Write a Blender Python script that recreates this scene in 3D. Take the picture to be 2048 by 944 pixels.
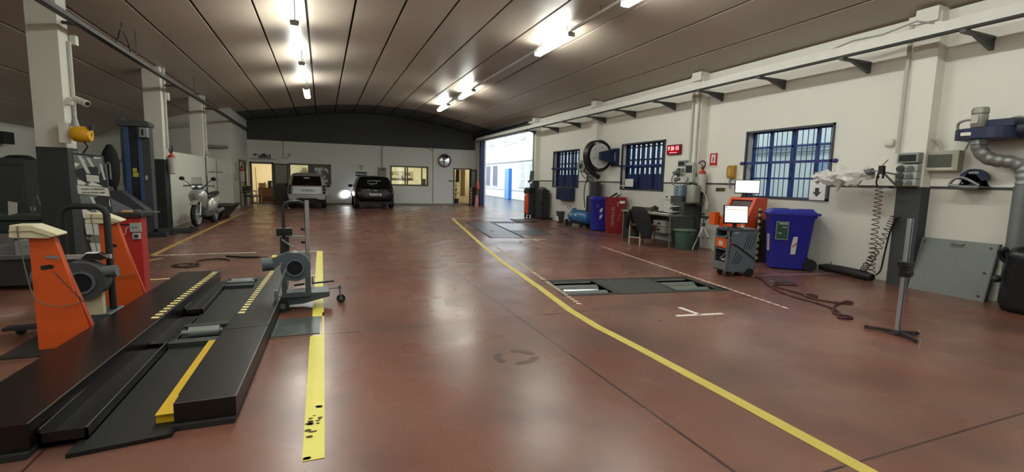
import bpy, bmesh, math, random
from mathutils import Vector, Matrix
random.seed(7)
S = bpy.context.scene
for o in list(bpy.data.objects): bpy.data.objects.remove(o)
COL = S.collection
PI = math.pi

# ------------------------------------------------------------------ camera
def make_camera():
    f, yaw, pitch, roll, H = 949.66, .380792, .114054, .0242125, 1.35
    F = Vector((math.sin(yaw)*math.cos(pitch), math.cos(yaw)*math.cos(pitch), -math.sin(pitch)))
    rt = Vector((math.cos(yaw), -math.sin(yaw), 0)); up = rt.cross(F)
    c, s = math.cos(roll), math.sin(roll)
    r2 = c*rt + s*up; u2 = -s*rt + c*up
    cd = bpy.data.cameras.new('camera'); cam = bpy.data.objects.new('camera', cd); COL.objects.link(cam)
    cd.sensor_fit = 'HORIZONTAL'; cd.sensor_width = 36; cd.lens = f/2048*36
    cd.clip_start = .05; cd.clip_end = 300
    cam.matrix_world = Matrix(((r2.x, u2.x, -F.x, 0), (r2.y, u2.y, -F.y, 0), (r2.z, u2.z, -F.z, H), (0, 0, 0, 1)))
    S.camera = cam
make_camera()

# ------------------------------------------------------------------ light and view
LAMP = 52.0          # emission of the fluorescent diffusers
SKY = 2.5
S.view_settings.view_transform = 'Standard'; S.view_settings.look = 'None'
S.view_settings.gamma = 1; S.view_settings.use_curve_mapping = False
S.view_settings.exposure = 0.36
S.cycles.use_denoising = True
S.cycles.max_bounces = 7; S.cycles.diffuse_bounces = 4; S.cycles.glossy_bounces = 3
S.cycles.transparent_max_bounces = 12; S.cycles.sample_clamp_indirect = 8
S.cycles.caustics_reflective = False; S.cycles.caustics_refractive = False
W = bpy.data.worlds.new('overcast_sky'); S.world = W; W.use_nodes = True
W.node_tree.nodes['Background'].inputs[0].default_value = (.90, .97, 1.0, 1)
W.node_tree.nodes['Background'].inputs[1].default_value = SKY

# ------------------------------------------------------------------ materials
def lin(h):
    h = h.lstrip('#'); out = []
    for i in (0, 2, 4):
        c = int(h[i:i+2], 16)/255
        out.append(c/12.92 if c <= .04045 else ((c+.055)/1.055)**2.4)
    return (*out, 1)
MATS = {}
def P(name, hexc, rough=.6, metal=0, var=.10, scale=6, bump=0, bscale=60, coat=0, spec=.5):
    if name in MATS: return MATS[name]
    m = bpy.data.materials.new(name); m.use_nodes = True; MATS[name] = m
    nt = m.node_tree; b = nt.nodes['Principled BSDF']
    b.inputs['Roughness'].default_value = rough; b.inputs['Metallic'].default_value = metal
    b.inputs['Coat Weight'].default_value = coat; b.inputs['Specular IOR Level'].default_value = spec
    c = lin(hexc)
    tc = nt.nodes.new('ShaderNodeTexCoord')
    if var:
        n = nt.nodes.new('ShaderNodeTexNoise'); n.inputs['Scale'].default_value = scale; n.inputs['Detail'].default_value = 5
        nt.links.new(tc.outputs['Object'], n.inputs['Vector'])
        mx = nt.nodes.new('ShaderNodeMix'); mx.data_type = 'RGBA'
        mx.inputs[6].default_value = tuple(x*(1-var) for x in c[:3])+(1,); mx.inputs[7].default_value = tuple(min(1, x*(1+var)) for x in c[:3])+(1,)
        nt.links.new(n.outputs['Fac'], mx.inputs[0]); nt.links.new(mx.outputs[2], b.inputs['Base Color'])
    else: b.inputs['Base Color'].default_value = c
    if bump:
        n2 = nt.nodes.new('ShaderNodeTexNoise'); n2.inputs['Scale'].default_value = bscale
        nt.links.new(tc.outputs['Object'], n2.inputs['Vector'])
        bp = nt.nodes.new('ShaderNodeBump'); bp.inputs['Strength'].default_value = bump; bp.inputs['Distance'].default_value = .01
        nt.links.new(n2.outputs['Fac'], bp.inputs['Height']); nt.links.new(bp.outputs['Normal'], b.inputs['Normal'])
    return m
def EM(name, hexc, strength):
    m = bpy.data.materials.new(name); m.use_nodes = True; nt = m.node_tree
    nt.nodes.clear(); e = nt.nodes.new('ShaderNodeEmission'); o = nt.nodes.new('ShaderNodeOutputMaterial')
    e.inputs[0].default_value = lin(hexc); e.inputs[1].default_value = strength
    nt.links.new(e.outputs[0], o.inputs[0]); return m
def glass_mat(name, tint='#eef6f8', refl=.10):
    m = bpy.data.materials.new(name); m.use_nodes = True; nt = m.node_tree; nt.nodes.clear()
    o = nt.nodes.new('ShaderNodeOutputMaterial'); mx = nt.nodes.new('ShaderNodeMixShader')
    t = nt.nodes.new('ShaderNodeBsdfTransparent'); g = nt.nodes.new('ShaderNodeBsdfGlossy')
    t.inputs[0].default_value = lin(tint); g.inputs['Roughness'].default_value = .04; mx.inputs[0].default_value = refl
    nt.links.new(t.outputs[0], mx.inputs[1]); nt.links.new(g.outputs[0], mx.inputs[2]); nt.links.new(mx.outputs[0], o.inputs[0])
    return m
def floor_mat():
    m = bpy.data.materials.new('red_epoxy_floor'); m.use_nodes = True; nt = m.node_tree; N = nt.nodes.new; L = nt.links.new
    b = nt.nodes['Principled BSDF']; tc = N('ShaderNodeTexCoord')
    def noise(s, d=4):
        n = N('ShaderNodeTexNoise'); n.inputs['Scale'].default_value = s; n.inputs['Detail'].default_value = d
        L(tc.outputs['Object'], n.inputs['Vector']); return n
    def ramp(src, stops):
        r = N('ShaderNodeValToRGB'); e = r.color_ramp.elements
        r.color_ramp.interpolation = 'EASE'; e[0].position, e[0].color = stops[0]; e[1].position, e[1].color = stops[1]
        for p_, c_ in stops[2:]: q = e.new(p_); q.color = c_
        L(src, r.inputs[0]); return r
    def mix(fac, a, b_, mode='MIX'):
        x = N('ShaderNodeMix'); x.data_type = 'RGBA'; x.blend_type = mode
        if isinstance(fac, (int, float)): x.inputs[0].default_value = fac
        else: L(fac, x.inputs[0])
        for i, v in ((6, a), (7, b_)):
            if isinstance(v, tuple): x.inputs[i].default_value = v
            else: L(v, x.inputs[i])
        return x.outputs[2]
    base = ramp(noise(.5, 3).outputs['Fac'], [(.15, lin('#5e3528')), (.85, lin('#855546'))])
    dust = ramp(noise(1.1, 4).outputs['Fac'], [(.25, (0, 0, 0, 1)), (.9, (.55, .55, .55, 1))])
    col = mix(dust.outputs[0], base.outputs[0], lin('#7d6a5e'))
    stain = ramp(noise(1.3, 4).outputs['Fac'], [(.40, (0, 0, 0, 1)), (.85, (.85, .85, .85, 1))])
    col = mix(stain.outputs[0], col, lin('#45302a'))
    sp = N('ShaderNodeSeparateXYZ'); L(tc.outputs['Object'], sp.inputs[0])
    def joint(out, off, per, w):
        a = N('ShaderNodeMath'); a.operation = 'SUBTRACT'; L(out, a.inputs[0]); a.inputs[1].default_value = off
        p_ = N('ShaderNodeMath'); p_.operation = 'PINGPONG'; L(a.outputs[0], p_.inputs[0]); p_.inputs[1].default_value = per/2
        l = N('ShaderNodeMath'); l.operation = 'LESS_THAN'; L(p_.outputs[0], l.inputs[0]); l.inputs[1].default_value = w
        return l.outputs[0]
    jx = joint(sp.outputs[0], 1.8, 3.08*2, .010); jx2 = joint(sp.outputs[0], 1.8-3.08, 3.08*2, .006); jy = joint(sp.outputs[1], 1.42, 2.86, .007)
    mxn = N('ShaderNodeMath'); mxn.operation = 'MAXIMUM'; L(jx, mxn.inputs[0]); L(jy, mxn.inputs[1])
    mx2 = N('ShaderNodeMath'); mx2.operation = 'MAXIMUM'; L(mxn.outputs[0], mx2.inputs[0]); L(jx2, mx2.inputs[1])
    col = mix(mx2.outputs[0], col, lin('#3a211c'))
    L(col, b.inputs['Base Color'])
    rr = ramp(noise(1.3, 2).outputs['Fac'], [(.1, (.22, .22, .22, 1)), (.9, (.36, .36, .36, 1))])
    L(rr.outputs[0], b.inputs['Roughness']); b.inputs['Specular IOR Level'].default_value = .6
    return m
def wall_mat(name, up, low, zs=1.40):
    m = P(name, up, .7, var=.03, scale=2); nt = m.node_tree; b = nt.nodes['Principled BSDF']
    src = b.inputs['Base Color'].links[0].from_socket
    g = nt.nodes.new('ShaderNodeNewGeometry'); sp = nt.nodes.new('ShaderNodeSeparateXYZ'); nt.links.new(g.outputs['Position'], sp.inputs[0])
    l = nt.nodes.new('ShaderNodeMath'); l.operation = 'LESS_THAN'; l.inputs[1].default_value = zs; nt.links.new(sp.outputs[2], l.inputs[0])
    mx = nt.nodes.new('ShaderNodeMix'); mx.data_type = 'RGBA'; nt.links.new(l.outputs[0], mx.inputs[0]); nt.links.new(src, mx.inputs[6]); mx.inputs[7].default_value = lin(low)
    nt.links.new(mx.outputs[2], b.inputs['Base Color']); return m
def hazard_mat(name, c1, c2, scale, ax=(1, 0, 1)):
    m = bpy.data.materials.new(name); m.use_nodes = True; nt = m.node_tree; b = nt.nodes['Principled BSDF']; b.inputs['Roughness'].default_value = .5
    tc = nt.nodes.new('ShaderNodeTexCoord'); d = nt.nodes.new('ShaderNodeVectorMath'); d.operation = 'DOT_PRODUCT'; d.inputs[1].default_value = ax
    nt.links.new(tc.outputs['Object'], d.inputs[0])
    k = nt.nodes.new('ShaderNodeMath'); k.operation = 'MULTIPLY'; k.inputs[1].default_value = scale; nt.links.new(d.outputs['Value'], k.inputs[0])
    f = nt.nodes.new('ShaderNodeMath'); f.operation = 'FRACT'; nt.links.new(k.outputs[0], f.inputs[0])
    l = nt.nodes.new('ShaderNodeMath'); l.operation = 'LESS_THAN'; l.inputs[1].default_value = .5; nt.links.new(f.outputs[0], l.inputs[0])
    mx = nt.nodes.new('ShaderNodeMix'); mx.data_type = 'RGBA'; nt.links.new(l.outputs[0], mx.inputs[0]); mx.inputs[6].default_value = lin(c1); mx.inputs[7].default_value = lin(c2)
    nt.links.new(mx.outputs[2], b.inputs['Base Color']); return m

WHITE = P('white_paint', '#d8d6cc', .6, var=.03); OFFW = P('warm_white', '#cfccb8', .6, var=.04)
BLACK = P('black_plastic', '#131416', .45); DARK = P('dark_grey_paint', '#25282a', .5); RUB = P('rubber', '#121212', .75)
GREY = P('grey_steel', '#5d6468', .45, .1); LGREY = P('light_grey', '#9a9d9b', .5); MGREY = P('mid_grey', '#71767a', .5)
GALV = P('galvanised', '#8e9599', .35, .75, var=.08, scale=12); CHROME = P('bright_metal', '#c9ccd0', .2, .95, var=.03)
ALU = P('aluminium', '#b4b8ba', .35, .8); ORANGE = P('orange_paint', '#d0561c', .45, var=.06); ORANGE2 = P('orange_red_paint', '#cf4f2b', .45, var=.05)
RED = P('red_paint', '#a8201e', .45, var=.06); DRED = P('dark_red_plastic', '#7d1a1c', .5, var=.06); BLUEBIN = P('blue_plastic', '#1f2590', .45, var=.06)
NAVY = P('navy_paint', '#1b2346', .45, var=.06); SHUT = P('blue_shutter_paint', '#24345f', .5, var=.06); BLUECOMP = P('blue_tank_paint', '#2d6596', .35, var=.05)
YEL = P('yellow_tape', '#d8cf58', .45, var=.06, scale=10); YEL2 = P('deep_yellow', '#d9a31c', .45, var=.06); CREAM = P('cream_plastic', '#cbc5a6', .5, var=.04)
LIFTBLK = P('black_lift_steel', '#0f0f0f', .36, .0, var=.25, scale=9); GREENBIN = P('green_plastic', '#3d5a4c', .55, var=.05); PAPER = P('paper', '#e6e6e2', .8, var=.02)
SLATE = P('slate_blue_paint', '#4c5862', .45, var=.05); SLATE2 = P('slate_grey_paint', '#3f4a50', .45, var=.05); WOOD = P('brown_wood', '#5e3a24', .5, var=.2, scale=14)
GLASS = glass_mat('window_glass'); DGLASS = P('dark_glass', '#0d0e10', .08, var=0); SMOKE = glass_mat('smoked_plastic', '#6f7577', .15)
SILVER = P('silver_car_paint', '#a9aca8', .3, .5, var=.03, coat=.5); BLKCAR = P('black_car_paint', '#07090d', .3, 0, var=.03, coat=.3)
TAPEW = P('white_tape', '#cdc8bd', .5, var=.05); CLOTH = P('dark_cloth', '#07080b', .9, var=.15, bump=.3, bscale=25); TAPEO = P('ochre_tape', '#b08a4c', .5, var=.08)
BRASS = P('ochre_plastic', '#b58d3a', .5, var=.08); TERRA = P('salmon_plastic', '#b65d4a', .5, var=.06); LEAF = P('leaf_green', '#2f4328', .6, var=.25, scale=20)
HOSE = P('hose_red_brown', '#43201e', .55, var=.1); CABLE = P('black_cable', '#15110f', .6); SIGNRED = P('sign_red', '#b3261f', .5, var=0)

# ------------------------------------------------------------------ mesh builder
def basis(d):
    d = Vector(d).normalized(); a = Vector((0, 0, 1)) if abs(d.z) < .9 else Vector((1, 0, 0))
    u = d.cross(a).normalized(); return u, d.cross(u).normalized(), d
class MB:
    def __init__(s): s.v = []; s.f = []
    def add(s, vs, fs):
        o = len(s.v); s.v += [Vector(p) for p in vs]; s.f += [tuple(i+o for i in f) for f in fs]; return s
    def box(s, x0, y0, z0, x1, y1, z1):
        x0, x1 = sorted((x0, x1)); y0, y1 = sorted((y0, y1)); z0, z1 = sorted((z0, z1))
        return s.add([(x0,y0,z0),(x1,y0,z0),(x1,y1,z0),(x0,y1,z0),(x0,y0,z1),(x1,y0,z1),(x1,y1,z1),(x0,y1,z1)],
                     [(0,3,2,1),(4,5,6,7),(0,1,5,4),(1,2,6,5),(2,3,7,6),(3,0,4,7)])
    def cbox(s, c, sz, rot=(0,0,0)):
        t = MB().box(-sz[0]/2,-sz[1]/2,-sz[2]/2,sz[0]/2,sz[1]/2,sz[2]/2)
        R = Matrix.Rotation(rot[2],3,'Z') @ Matrix.Rotation(rot[1],3,'Y') @ Matrix.Rotation(rot[0],3,'X')
        return s.add([R @ v + Vector(c) for v in t.v], t.f)
    def bar(s, p0, p1, w, h):                       # rectangular bar between two points
        p0, p1 = Vector(p0), Vector(p1); u, w2, d = basis(p1-p0)
        vs = [p + u*a*w/2 + w2*b*h/2 for p in (p0, p1) for a, b in ((-1,-1),(1,-1),(1,1),(-1,1))]
        return s.add(vs, [(0,3,2,1),(4,5,6,7),(0,1,5,4),(1,2,6,5),(2,3,7,6),(3,0,4,7)])
    def cyl(s, p0, p1, r, r2=None, n=20, caps=True):
        p0, p1 = Vector(p0), Vector(p1); u, w, d = basis(p1-p0); r2 = r if r2 is None else r2
        vs = [p + (u*math.cos(2*PI*i/n) + w*math.sin(2*PI*i/n))*rr for p, rr in ((p0, r), (p1, r2)) for i in range(n)]
        fs = [(i, (i+1) % n, n+(i+1) % n, n+i) for i in range(n)]
        if caps: fs += [tuple(range(n-1, -1, -1)), tuple(range(n, 2*n))]
        return s.add(vs, fs)
    def tube(s, pts, r, n=8, closed=False, smooth=0):
        pts = [Vector(p) for p in pts]
        for _ in range(smooth):
            q = []; m = len(pts)
            for i in range(m if closed else m-1):
                a, b = pts[i], pts[(i+1) % m]; q += [a*.75+b*.25, a*.25+b*.75]
            if not closed: q = [pts[0]] + q + [pts[-1]]
            pts = q
        m = len(pts); rings = []; u = None
        for i, p in enumerate(pts):
            a = pts[(i-1) % m] if (closed or i > 0) else p; b = pts[(i+1) % m] if (closed or i < m-1) else p
            d = (b-a).normalized() if (b-a).length > 1e-9 else Vector((0, 0, 1))
            if u is None: u = basis(d)[0]
            u = (u - d*u.dot(d)); u = u.normalized() if u.length > 1e-6 else basis(d)[0]
            w = d.cross(u); rr = r[i*len(r)//m] if isinstance(r, (list, tuple)) else r
            rings.append([p + (u*math.cos(2*PI*k/n) + w*math.sin(2*PI*k/n))*rr for k in range(n)])
        return s.loft(rings, closed)
    def loft(s, rings, closed=False, caps=True):
        n = len(rings[0]); m = len(rings); vs = [p for r in rings for p in r]; fs = []
        for i in range(m if closed else m-1):
            j = (i+1) % m
            fs += [(i*n+k, i*n+(k+1) % n, j*n+(k+1) % n, j*n+k) for k in range(n)]
        if not closed and caps: fs += [tuple(range(n-1, -1, -1)), tuple((m-1)*n+k for k in range(n))]
        return s.add(vs, fs)
    def prism(s, pts, plane, a, b):                 # 2-D outline pushed along the third axis from a to b
        g = {'xy': lambda p, t: (p[0], p[1], t), 'xz': lambda p, t: (p[0], t, p[1]), 'yz': lambda p, t: (t, p[0], p[1])}[plane]
        n = len(pts)
        return s.add([g(p, a) for p in pts] + [g(p, b) for p in pts], [tuple(range(n-1, -1, -1)), tuple(range(n, 2*n))] + [(i, (i+1) % n, n+(i+1) % n, n+i) for i in range(n)])
    def lathe(s, prof, c=(0,0,0), axis=(0,0,1), n=24):
        u, w, d = basis(axis); c = Vector(c)
        ring = len(prof) > 2 and prof[0][0] > .02 and abs(prof[0][0]-prof[-1][0]) < 1e-6
        return s.loft([[c + d*h + (u*math.cos(2*PI*k/n) + w*math.sin(2*PI*k/n))*max(r, 1e-4) for k in range(n)] for r, h in prof], ring)
    def ell(s, c, r, n=16, m=10):
        rings = []
        for i in range(m+1):
            t = -PI/2 + PI*i/m; k = max(math.cos(t), .02)
            rings.append([(c[0]+r[0]*k*math.cos(2*PI*j/n), c[1]+r[1]*k*math.sin(2*PI*j/n), c[2]+r[2]*math.sin(t)) for j in range(n)])
        return s.loft(rings)
    def slab(s, quad, t):                           # polygon of 3-D points thickened by vector t
        t = Vector(t); n = len(quad); q = [Vector(p) for p in quad]
        return s.add(q + [p+t for p in q], [tuple(range(n-1, -1, -1)), tuple(range(n, 2*n))] + [(i, (i+1) % n, n+(i+1) % n, n+i) for i in range(n)])
    def xf(s, M): s.v = [M @ v for v in s.v]; return s
    def obj(s, name, mat, parent=None, world=None, smooth=True, bev=0, ang=35, shift=None):
        vs = s.v
        if parent is not None:
            root = parent
            while root.parent: root = root.parent
            w = ROOTW[root.name] if world is None else world
            if w: inv = ROOTM[root.name].inverted(); vs = [inv @ v for v in vs]
        elif shift is not None: vs = [v - Vector(shift) for v in vs]
        me = bpy.data.meshes.new(name); me.from_pydata([tuple(v) for v in vs], [], s.f)
        bm = bmesh.new(); bm.from_mesh(me); bmesh.ops.recalc_face_normals(bm, faces=bm.faces); bm.to_mesh(me); bm.free()
        me.materials.append(mat)
        if smooth: me.shade_smooth(); me.set_sharp_from_angle(angle=math.radians(ang))
        o = bpy.data.objects.new(name, me); COL.objects.link(o)
        if parent is not None: o.parent = parent
        elif shift is not None: o.location = shift
        if bev:
            b = o.modifiers.new('bevel', 'BEVEL'); b.width = bev; b.segments = 2; b.limit_method = 'ANGLE'; b.angle_limit = math.radians(40)
        return o
ROOTM, ROOTW = {}, {}
def thing(name, label, cat, loc=(0,0,0), rz=0, group=None, local=False, kind=None):
    o = bpy.data.objects.new(name, None); COL.objects.link(o); o.location = loc; o.rotation_euler = (0, 0, rz); o.empty_display_size = .1
    ROOTM[o.name] = Matrix.Translation(loc) @ Matrix.Rotation(rz, 4, 'Z'); ROOTW[o.name] = not local
    if kind: o['kind'] = kind
    else: o['label'] = label; o['category'] = cat
    if group: o['group'] = group
    return o
def base(M):
    xs, ys, zs = zip(*[tuple(v) for v in M.v]); return ((min(xs)+max(xs))/2, (min(ys)+max(ys))/2, min(zs))
def solo(M, name, mat, label, cat, group=None, **k):
    o = M.obj(name, mat, shift=base(M), **k); o['label'] = label; o['category'] = cat
    if group: o['group'] = group
    ROOTM[o.name] = Matrix.Translation(o.location); ROOTW[o.name] = True
    return o
def struct(M, name, mat, **k):
    o = M.obj(name, mat, shift=base(M), **k); o['kind'] = 'structure'
    ROOTM[o.name] = Matrix.Translation(o.location); ROOTW[o.name] = True
    return o
def dup(root, loc, rz=None, label=None):
    r = root.copy(); COL.objects.link(r); r.location = loc
    if rz is not None: r.rotation_euler = (0, 0, rz)
    if label: r['label'] = label
    for ch in list(root.children):
        c = ch.copy(); COL.objects.link(c); c.parent = r
        for g in list(ch.children):
            d = g.copy(); COL.objects.link(d); d.parent = c
    return r
def text(s, size, mat, parent, loc, right=(1,0,0), up=(0,0,1), name='lettering', align='CENTER', sx=1, bold=0, depth=.002):
    cu = bpy.data.curves.new(name, 'FONT'); cu.body = s; cu.size = size; cu.align_x = align; cu.align_y = 'CENTER'; cu.extrude = depth; cu.offset = bold; cu.resolution_u = 3
    t = bpy.data.objects.new(name, cu); COL.objects.link(t)
    me = bpy.data.meshes.new_from_object(t.evaluated_get(bpy.context.evaluated_depsgraph_get()))
    bpy.data.objects.remove(t); bpy.data.curves.remove(cu)
    r, u = Vector(right).normalized(), Vector(up).normalized(); nrm = r.cross(u)
    M = MB(); M.v = [Vector(loc) + r*v.co.x*sx + u*v.co.y + nrm*v.co.z for v in me.vertices]; M.f = [tuple(p.vertices) for p in me.polygons]
    bpy.data.meshes.remove(me)
    return M.obj(name, mat, parent, smooth=False)
RW = dict(right=(0,-1,0), up=(0,0,1))                # writing on the right-hand wall
# ================================================================== SETTING
WX = 7.85; BY = 25.35
# test line runs 8.3 degrees off the hall axis
TD = Vector((.1435, .9896, 0)); TR = Vector((.9896, -.1435, 0)); T0 = Vector((2.65, 4.95, 0))
def tl(a, b, z=0): p = T0 + TR*a + TD*b; return Vector((p.x, p.y, z))

def build_floor():
    bm = bmesh.new()
    def loop(pts):
        vs = [bm.verts.new(p) for p in pts]; return [bm.edges.new((vs[i], vs[(i+1) % len(vs)])) for i in range(len(vs))]
    e = loop([(-7.6,-6,0),(8.15,-6,0),(8.15,30,0),(-7.6,30,0)]) + loop([tl(0,0),tl(2.34,0),tl(2.26,.87),tl(.06,.90)])
    bmesh.ops.triangle_fill(bm, edges=e, use_beauty=True)
    for f in bm.faces:
        if f.normal.z < 0: f.normal_flip()
    me = bpy.data.meshes.new('floor'); bm.to_mesh(me); bm.free(); me.materials.append(floor_mat())
    o = bpy.data.objects.new('floor', me); COL.objects.link(o); o['kind'] = 'structure'
build_floor()
struct(MB().box(-7.6,-6,-.40,8.15,30,-.30), 'floor', P('pit_concrete','#2a2a28',.8))

CEIL = P('ceiling_panel', '#a89c8e', .42, var=.06, scale=1.3, spec=.6)
prof = [(-7.7,2.45),(-6.6,2.88),(-5.5,3.27),(-4.5,3.58),(-3.55,3.82),(-2.75,3.96),(-1.9,4.09),(-1.03,4.23),(-.2,4.37),(.62,4.46),(1.48,4.535),(2.36,4.565),(3.2,4.545),(4.05,4.49),(5.05,4.36),(6.1,4.17),(7.1,3.96),(8.2,3.70)]
def ceil_run(y0, y1, m, gap=.022):
    M = MB()
    for (xa,za),(xb,zb) in zip(prof, prof[1:]):
        d = Vector((xb-xa, 0, zb-za)).normalized()*gap
        M.slab([(xa+d.x,y0,za+d.z),(xb-d.x,y0,zb-d.z),(xb-d.x,y1,zb-d.z),(xa+d.x,y1,za+d.z)], (0,0,.05))
    return struct(M, 'ceiling', m, smooth=False)
ceil_run(-6, 22.3, CEIL)
GABLE_BAYSHADE = P('dark_gable_bay_shade', '#454743', .7, var=.15, scale=2)  # gable paint; on the last ceiling bay it paints in the lamp falloff
ceil_run(22.3, 25.6, GABLE_BAYSHADE)
M = MB()                                              # roof skin above the panels
for (xa,za),(xb,zb) in zip(prof, prof[1:]): M.slab([(xa,-6,za+.06),(xb,-6,zb+.06),(xb,25.7,zb+.06),(xa,25.7,za+.06)], (0,0,.1))
struct(M, 'ceiling', P('roof_deck','#1c1814',.9), smooth=False)
# dark gable over the offices
struct(MB().prism([(-3.35,3.0),(8.14,3.0),(8.14,3.78)] + [(x, z+.05) for x, z in reversed(prof) if x > -3.3 and x < 8.0] + [(-3.35,3.9)], 'xz', BY+.02, BY+.2), 'wall_gable', GABLE_BAYSHADE, smooth=False)
M = MB()
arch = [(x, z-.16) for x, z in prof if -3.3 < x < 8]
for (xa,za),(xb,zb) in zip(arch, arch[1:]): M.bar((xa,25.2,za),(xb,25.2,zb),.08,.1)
struct(M, 'trim_1', GABLE_BAYSHADE)

WALLR = wall_mat('right_wall_paint', '#e4e3da', '#cccbc3'); WALLB = P('back_wall_paint', '#e6e6de', .7, var=.03, scale=2); WALLL = wall_mat('left_wall_paint', '#d2d3c8', '#c6c7bc')
def wall_y(name, x0, x1, y0, y1, h, opens, m):        # wall along y with openings (ya, yb, za, zb)
    M = MB(); y = y0
    for a, b, za, zb in sorted(opens):
        if a > y: M.box(x0,y,0,x1,a,h)
        if za > 0: M.box(x0,a,0,x1,b,za)
        if zb < h: M.box(x0,a,zb,x1,b,h)
        y = b
    if y < y1: M.box(x0,y,0,x1,y1,h)
    return struct(M, name, m, smooth=False)
def wall_x(name, y0, y1, x0, x1, h, opens, m, z0=0):
    M = MB(); x = x0
    for a, b, za, zb in sorted(opens):
        if a > x: M.box(x,y0,z0,a,y1,h)
        if za > 0: M.box(a,y0,z0,b,y1,za)
        if zb < h: M.box(a,y0,zb,b,y1,h)
        x = b
    if x < x1: M.box(x,y0,z0,x1,y1,h)
    return struct(M, name, m, smooth=False)
W3 = (5.43,7.2,1.15,2.44); W2 = (9.6,11.44,1.2,2.47); W1 = (13.83,15.72,1.19,2.47); GATE = (17.3,24.35,0,3.46); GATE2 = (-4.6,-.6,0,3.46)
wall_y('wall_right', WX, 8.15, -6, 25.6, 3.74, [W1,W2,W3,GATE,GATE2], WALLR)
wall_y('wall_left', -7.62, -7.5, -6, 21.3, 2.62, [], WALLL)
wall_x('wall_front', -6.15, -6, -7.6, 8.15, 4.7, [], WALLB)
wall_x('wall_back', BY, BY+.13, -3.35, WX, 3.0, [(-3.11,-2.2,0,1.95),(-1.47,.4,1.0,1.95),(3.3,5.24,1.02,2.01),(6.66,7.62,0,1.98)], WALLB)
# white room in the back left corner
M = MB().prism([(-7.6,0),(-3.2,0),(-3.2,3.88),(-3.55,3.83),(-4.5,3.59),(-5.5,3.28),(-6.6,2.89),(-7.6,2.5)], 'xz', 21.1, 21.25)
struct(M, 'wall_partition', WALLL, smooth=False)
wall_y('wall_corner_room', -3.35, -3.2, 21.25, 25.35, 3.87, [(22.75,24.55,0,1.97)], WALLL)
# low panelled partition between the columns
M = MB().box(-3.60,14.15,0,-3.52,21.1,1.90)
struct(M, 'wall_low_partition', P('partition_panel','#cfd1c5',.45,var=.03), smooth=False)
M = MB().box(-3.525,18.6,1.42,-3.51,21.1,1.445).box(-3.525,19.9,0,-3.51,19.93,1.9).box(-3.525,18.2,0,-3.5,18.32,1.9)
struct(M, 'trim_2', P('panel_seam','#3c3f3c',.6), smooth=False)

# ---- right wall trims
M = MB()
for a, b in ((-6,-4.6),(-.6,W3[0]),(W3[1],W2[0]),(W2[1],W1[0]),(W1[1],17.3)): M.box(WX-.012,a,1.395,WX,b,1.425)
struct(M, 'trim_3', P('stripe_paint','#3a3b3b',.6), smooth=False)
PILY = [(-.2,.12),(4.02,4.32),(8.28,8.58),(12.52,12.82),(16.9,17.2)]
PWH = P('pilaster_white','#e4e3da',.7,var=.03)
for a, b in PILY[1:]:
    struct(MB().box(7.66,a,1.41,WX,b,3.74), 'trim_4', PWH, smooth=False)
    struct(MB().box(7.655,a-.005,0,WX,b+.005,1.41), 'trim_5', P('pilaster_dark','#34393b',.6,var=.06), smooth=False)
    struct(MB().box(7.60,a+.02,3.62,WX,b-.02,3.80).box(7.70,a+.30,3.66,WX,a+.42,3.76), 'trim_6', PWH, smooth=False)
struct(MB().box(WX-.05,-6,3.52,WX,25.3,3.76), 'trim_7', PWH, smooth=False)

# ---- windows of the right wall
WBLUE = P('window_blue_steel','#22397c',.45,var=.05); STEEL = P('window_dark_steel','#3a3d42',.5)
def window_shell(n, w):
    ya, yb, za, zb = w
    t = thing('window_%d' % n, None, None, (8.0,(ya+yb)/2,za), kind='structure')
    M = MB()
    for q in ((ya,za,ya+.035,zb),(yb-.035,za,yb,zb),(ya,za,yb,za+.035),(ya,zb-.035,yb,zb)): M.box(WX-.02,q[0],q[1],WX+.02,q[2],q[3])
    M.obj('window_frame', STEEL, t)
    MB().box(8.12,ya,za,8.125,yb,zb).obj('window_pane', GLASS, t)
    return t
t = window_shell(3, W3); ya, yb, za, zb = W3
M = MB()
for i in range(1, 17):
    y = ya + (yb-ya)*i/17; M.cyl((8.06,y,za),(8.06,y,zb),.007,n=8)
M.obj('grille_bars', P('grille_dark','#2c3350',.5), t)
M = MB()
for fy in (.24,.50,.77): y = ya+(yb-ya)*fy; M.box(8.03,y-.022,za,8.09,y+.022,zb)
for z in (1.53,2.12): M.box(8.03,ya,z-.016,8.08,yb,z+.016)
for q in ((ya,za,ya+.04,zb),(yb-.04,za,yb,zb),(ya,za,yb,za+.04),(ya,zb-.04,yb,zb)): M.box(8.03,q[0],q[1],8.09,q[2],q[3])
M.obj('casement', WBLUE, t)
MB().box(7.83,ya-.06,1.80,7.88,yb+.02,1.845).ell((7.84,yb+.06,1.822),(.03,.05,.035)).ell((7.84,ya-.05,1.822),(.03,.05,.035)).obj('locking_bar', P('navy_bar','#1d2f70',.45), t)
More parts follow.
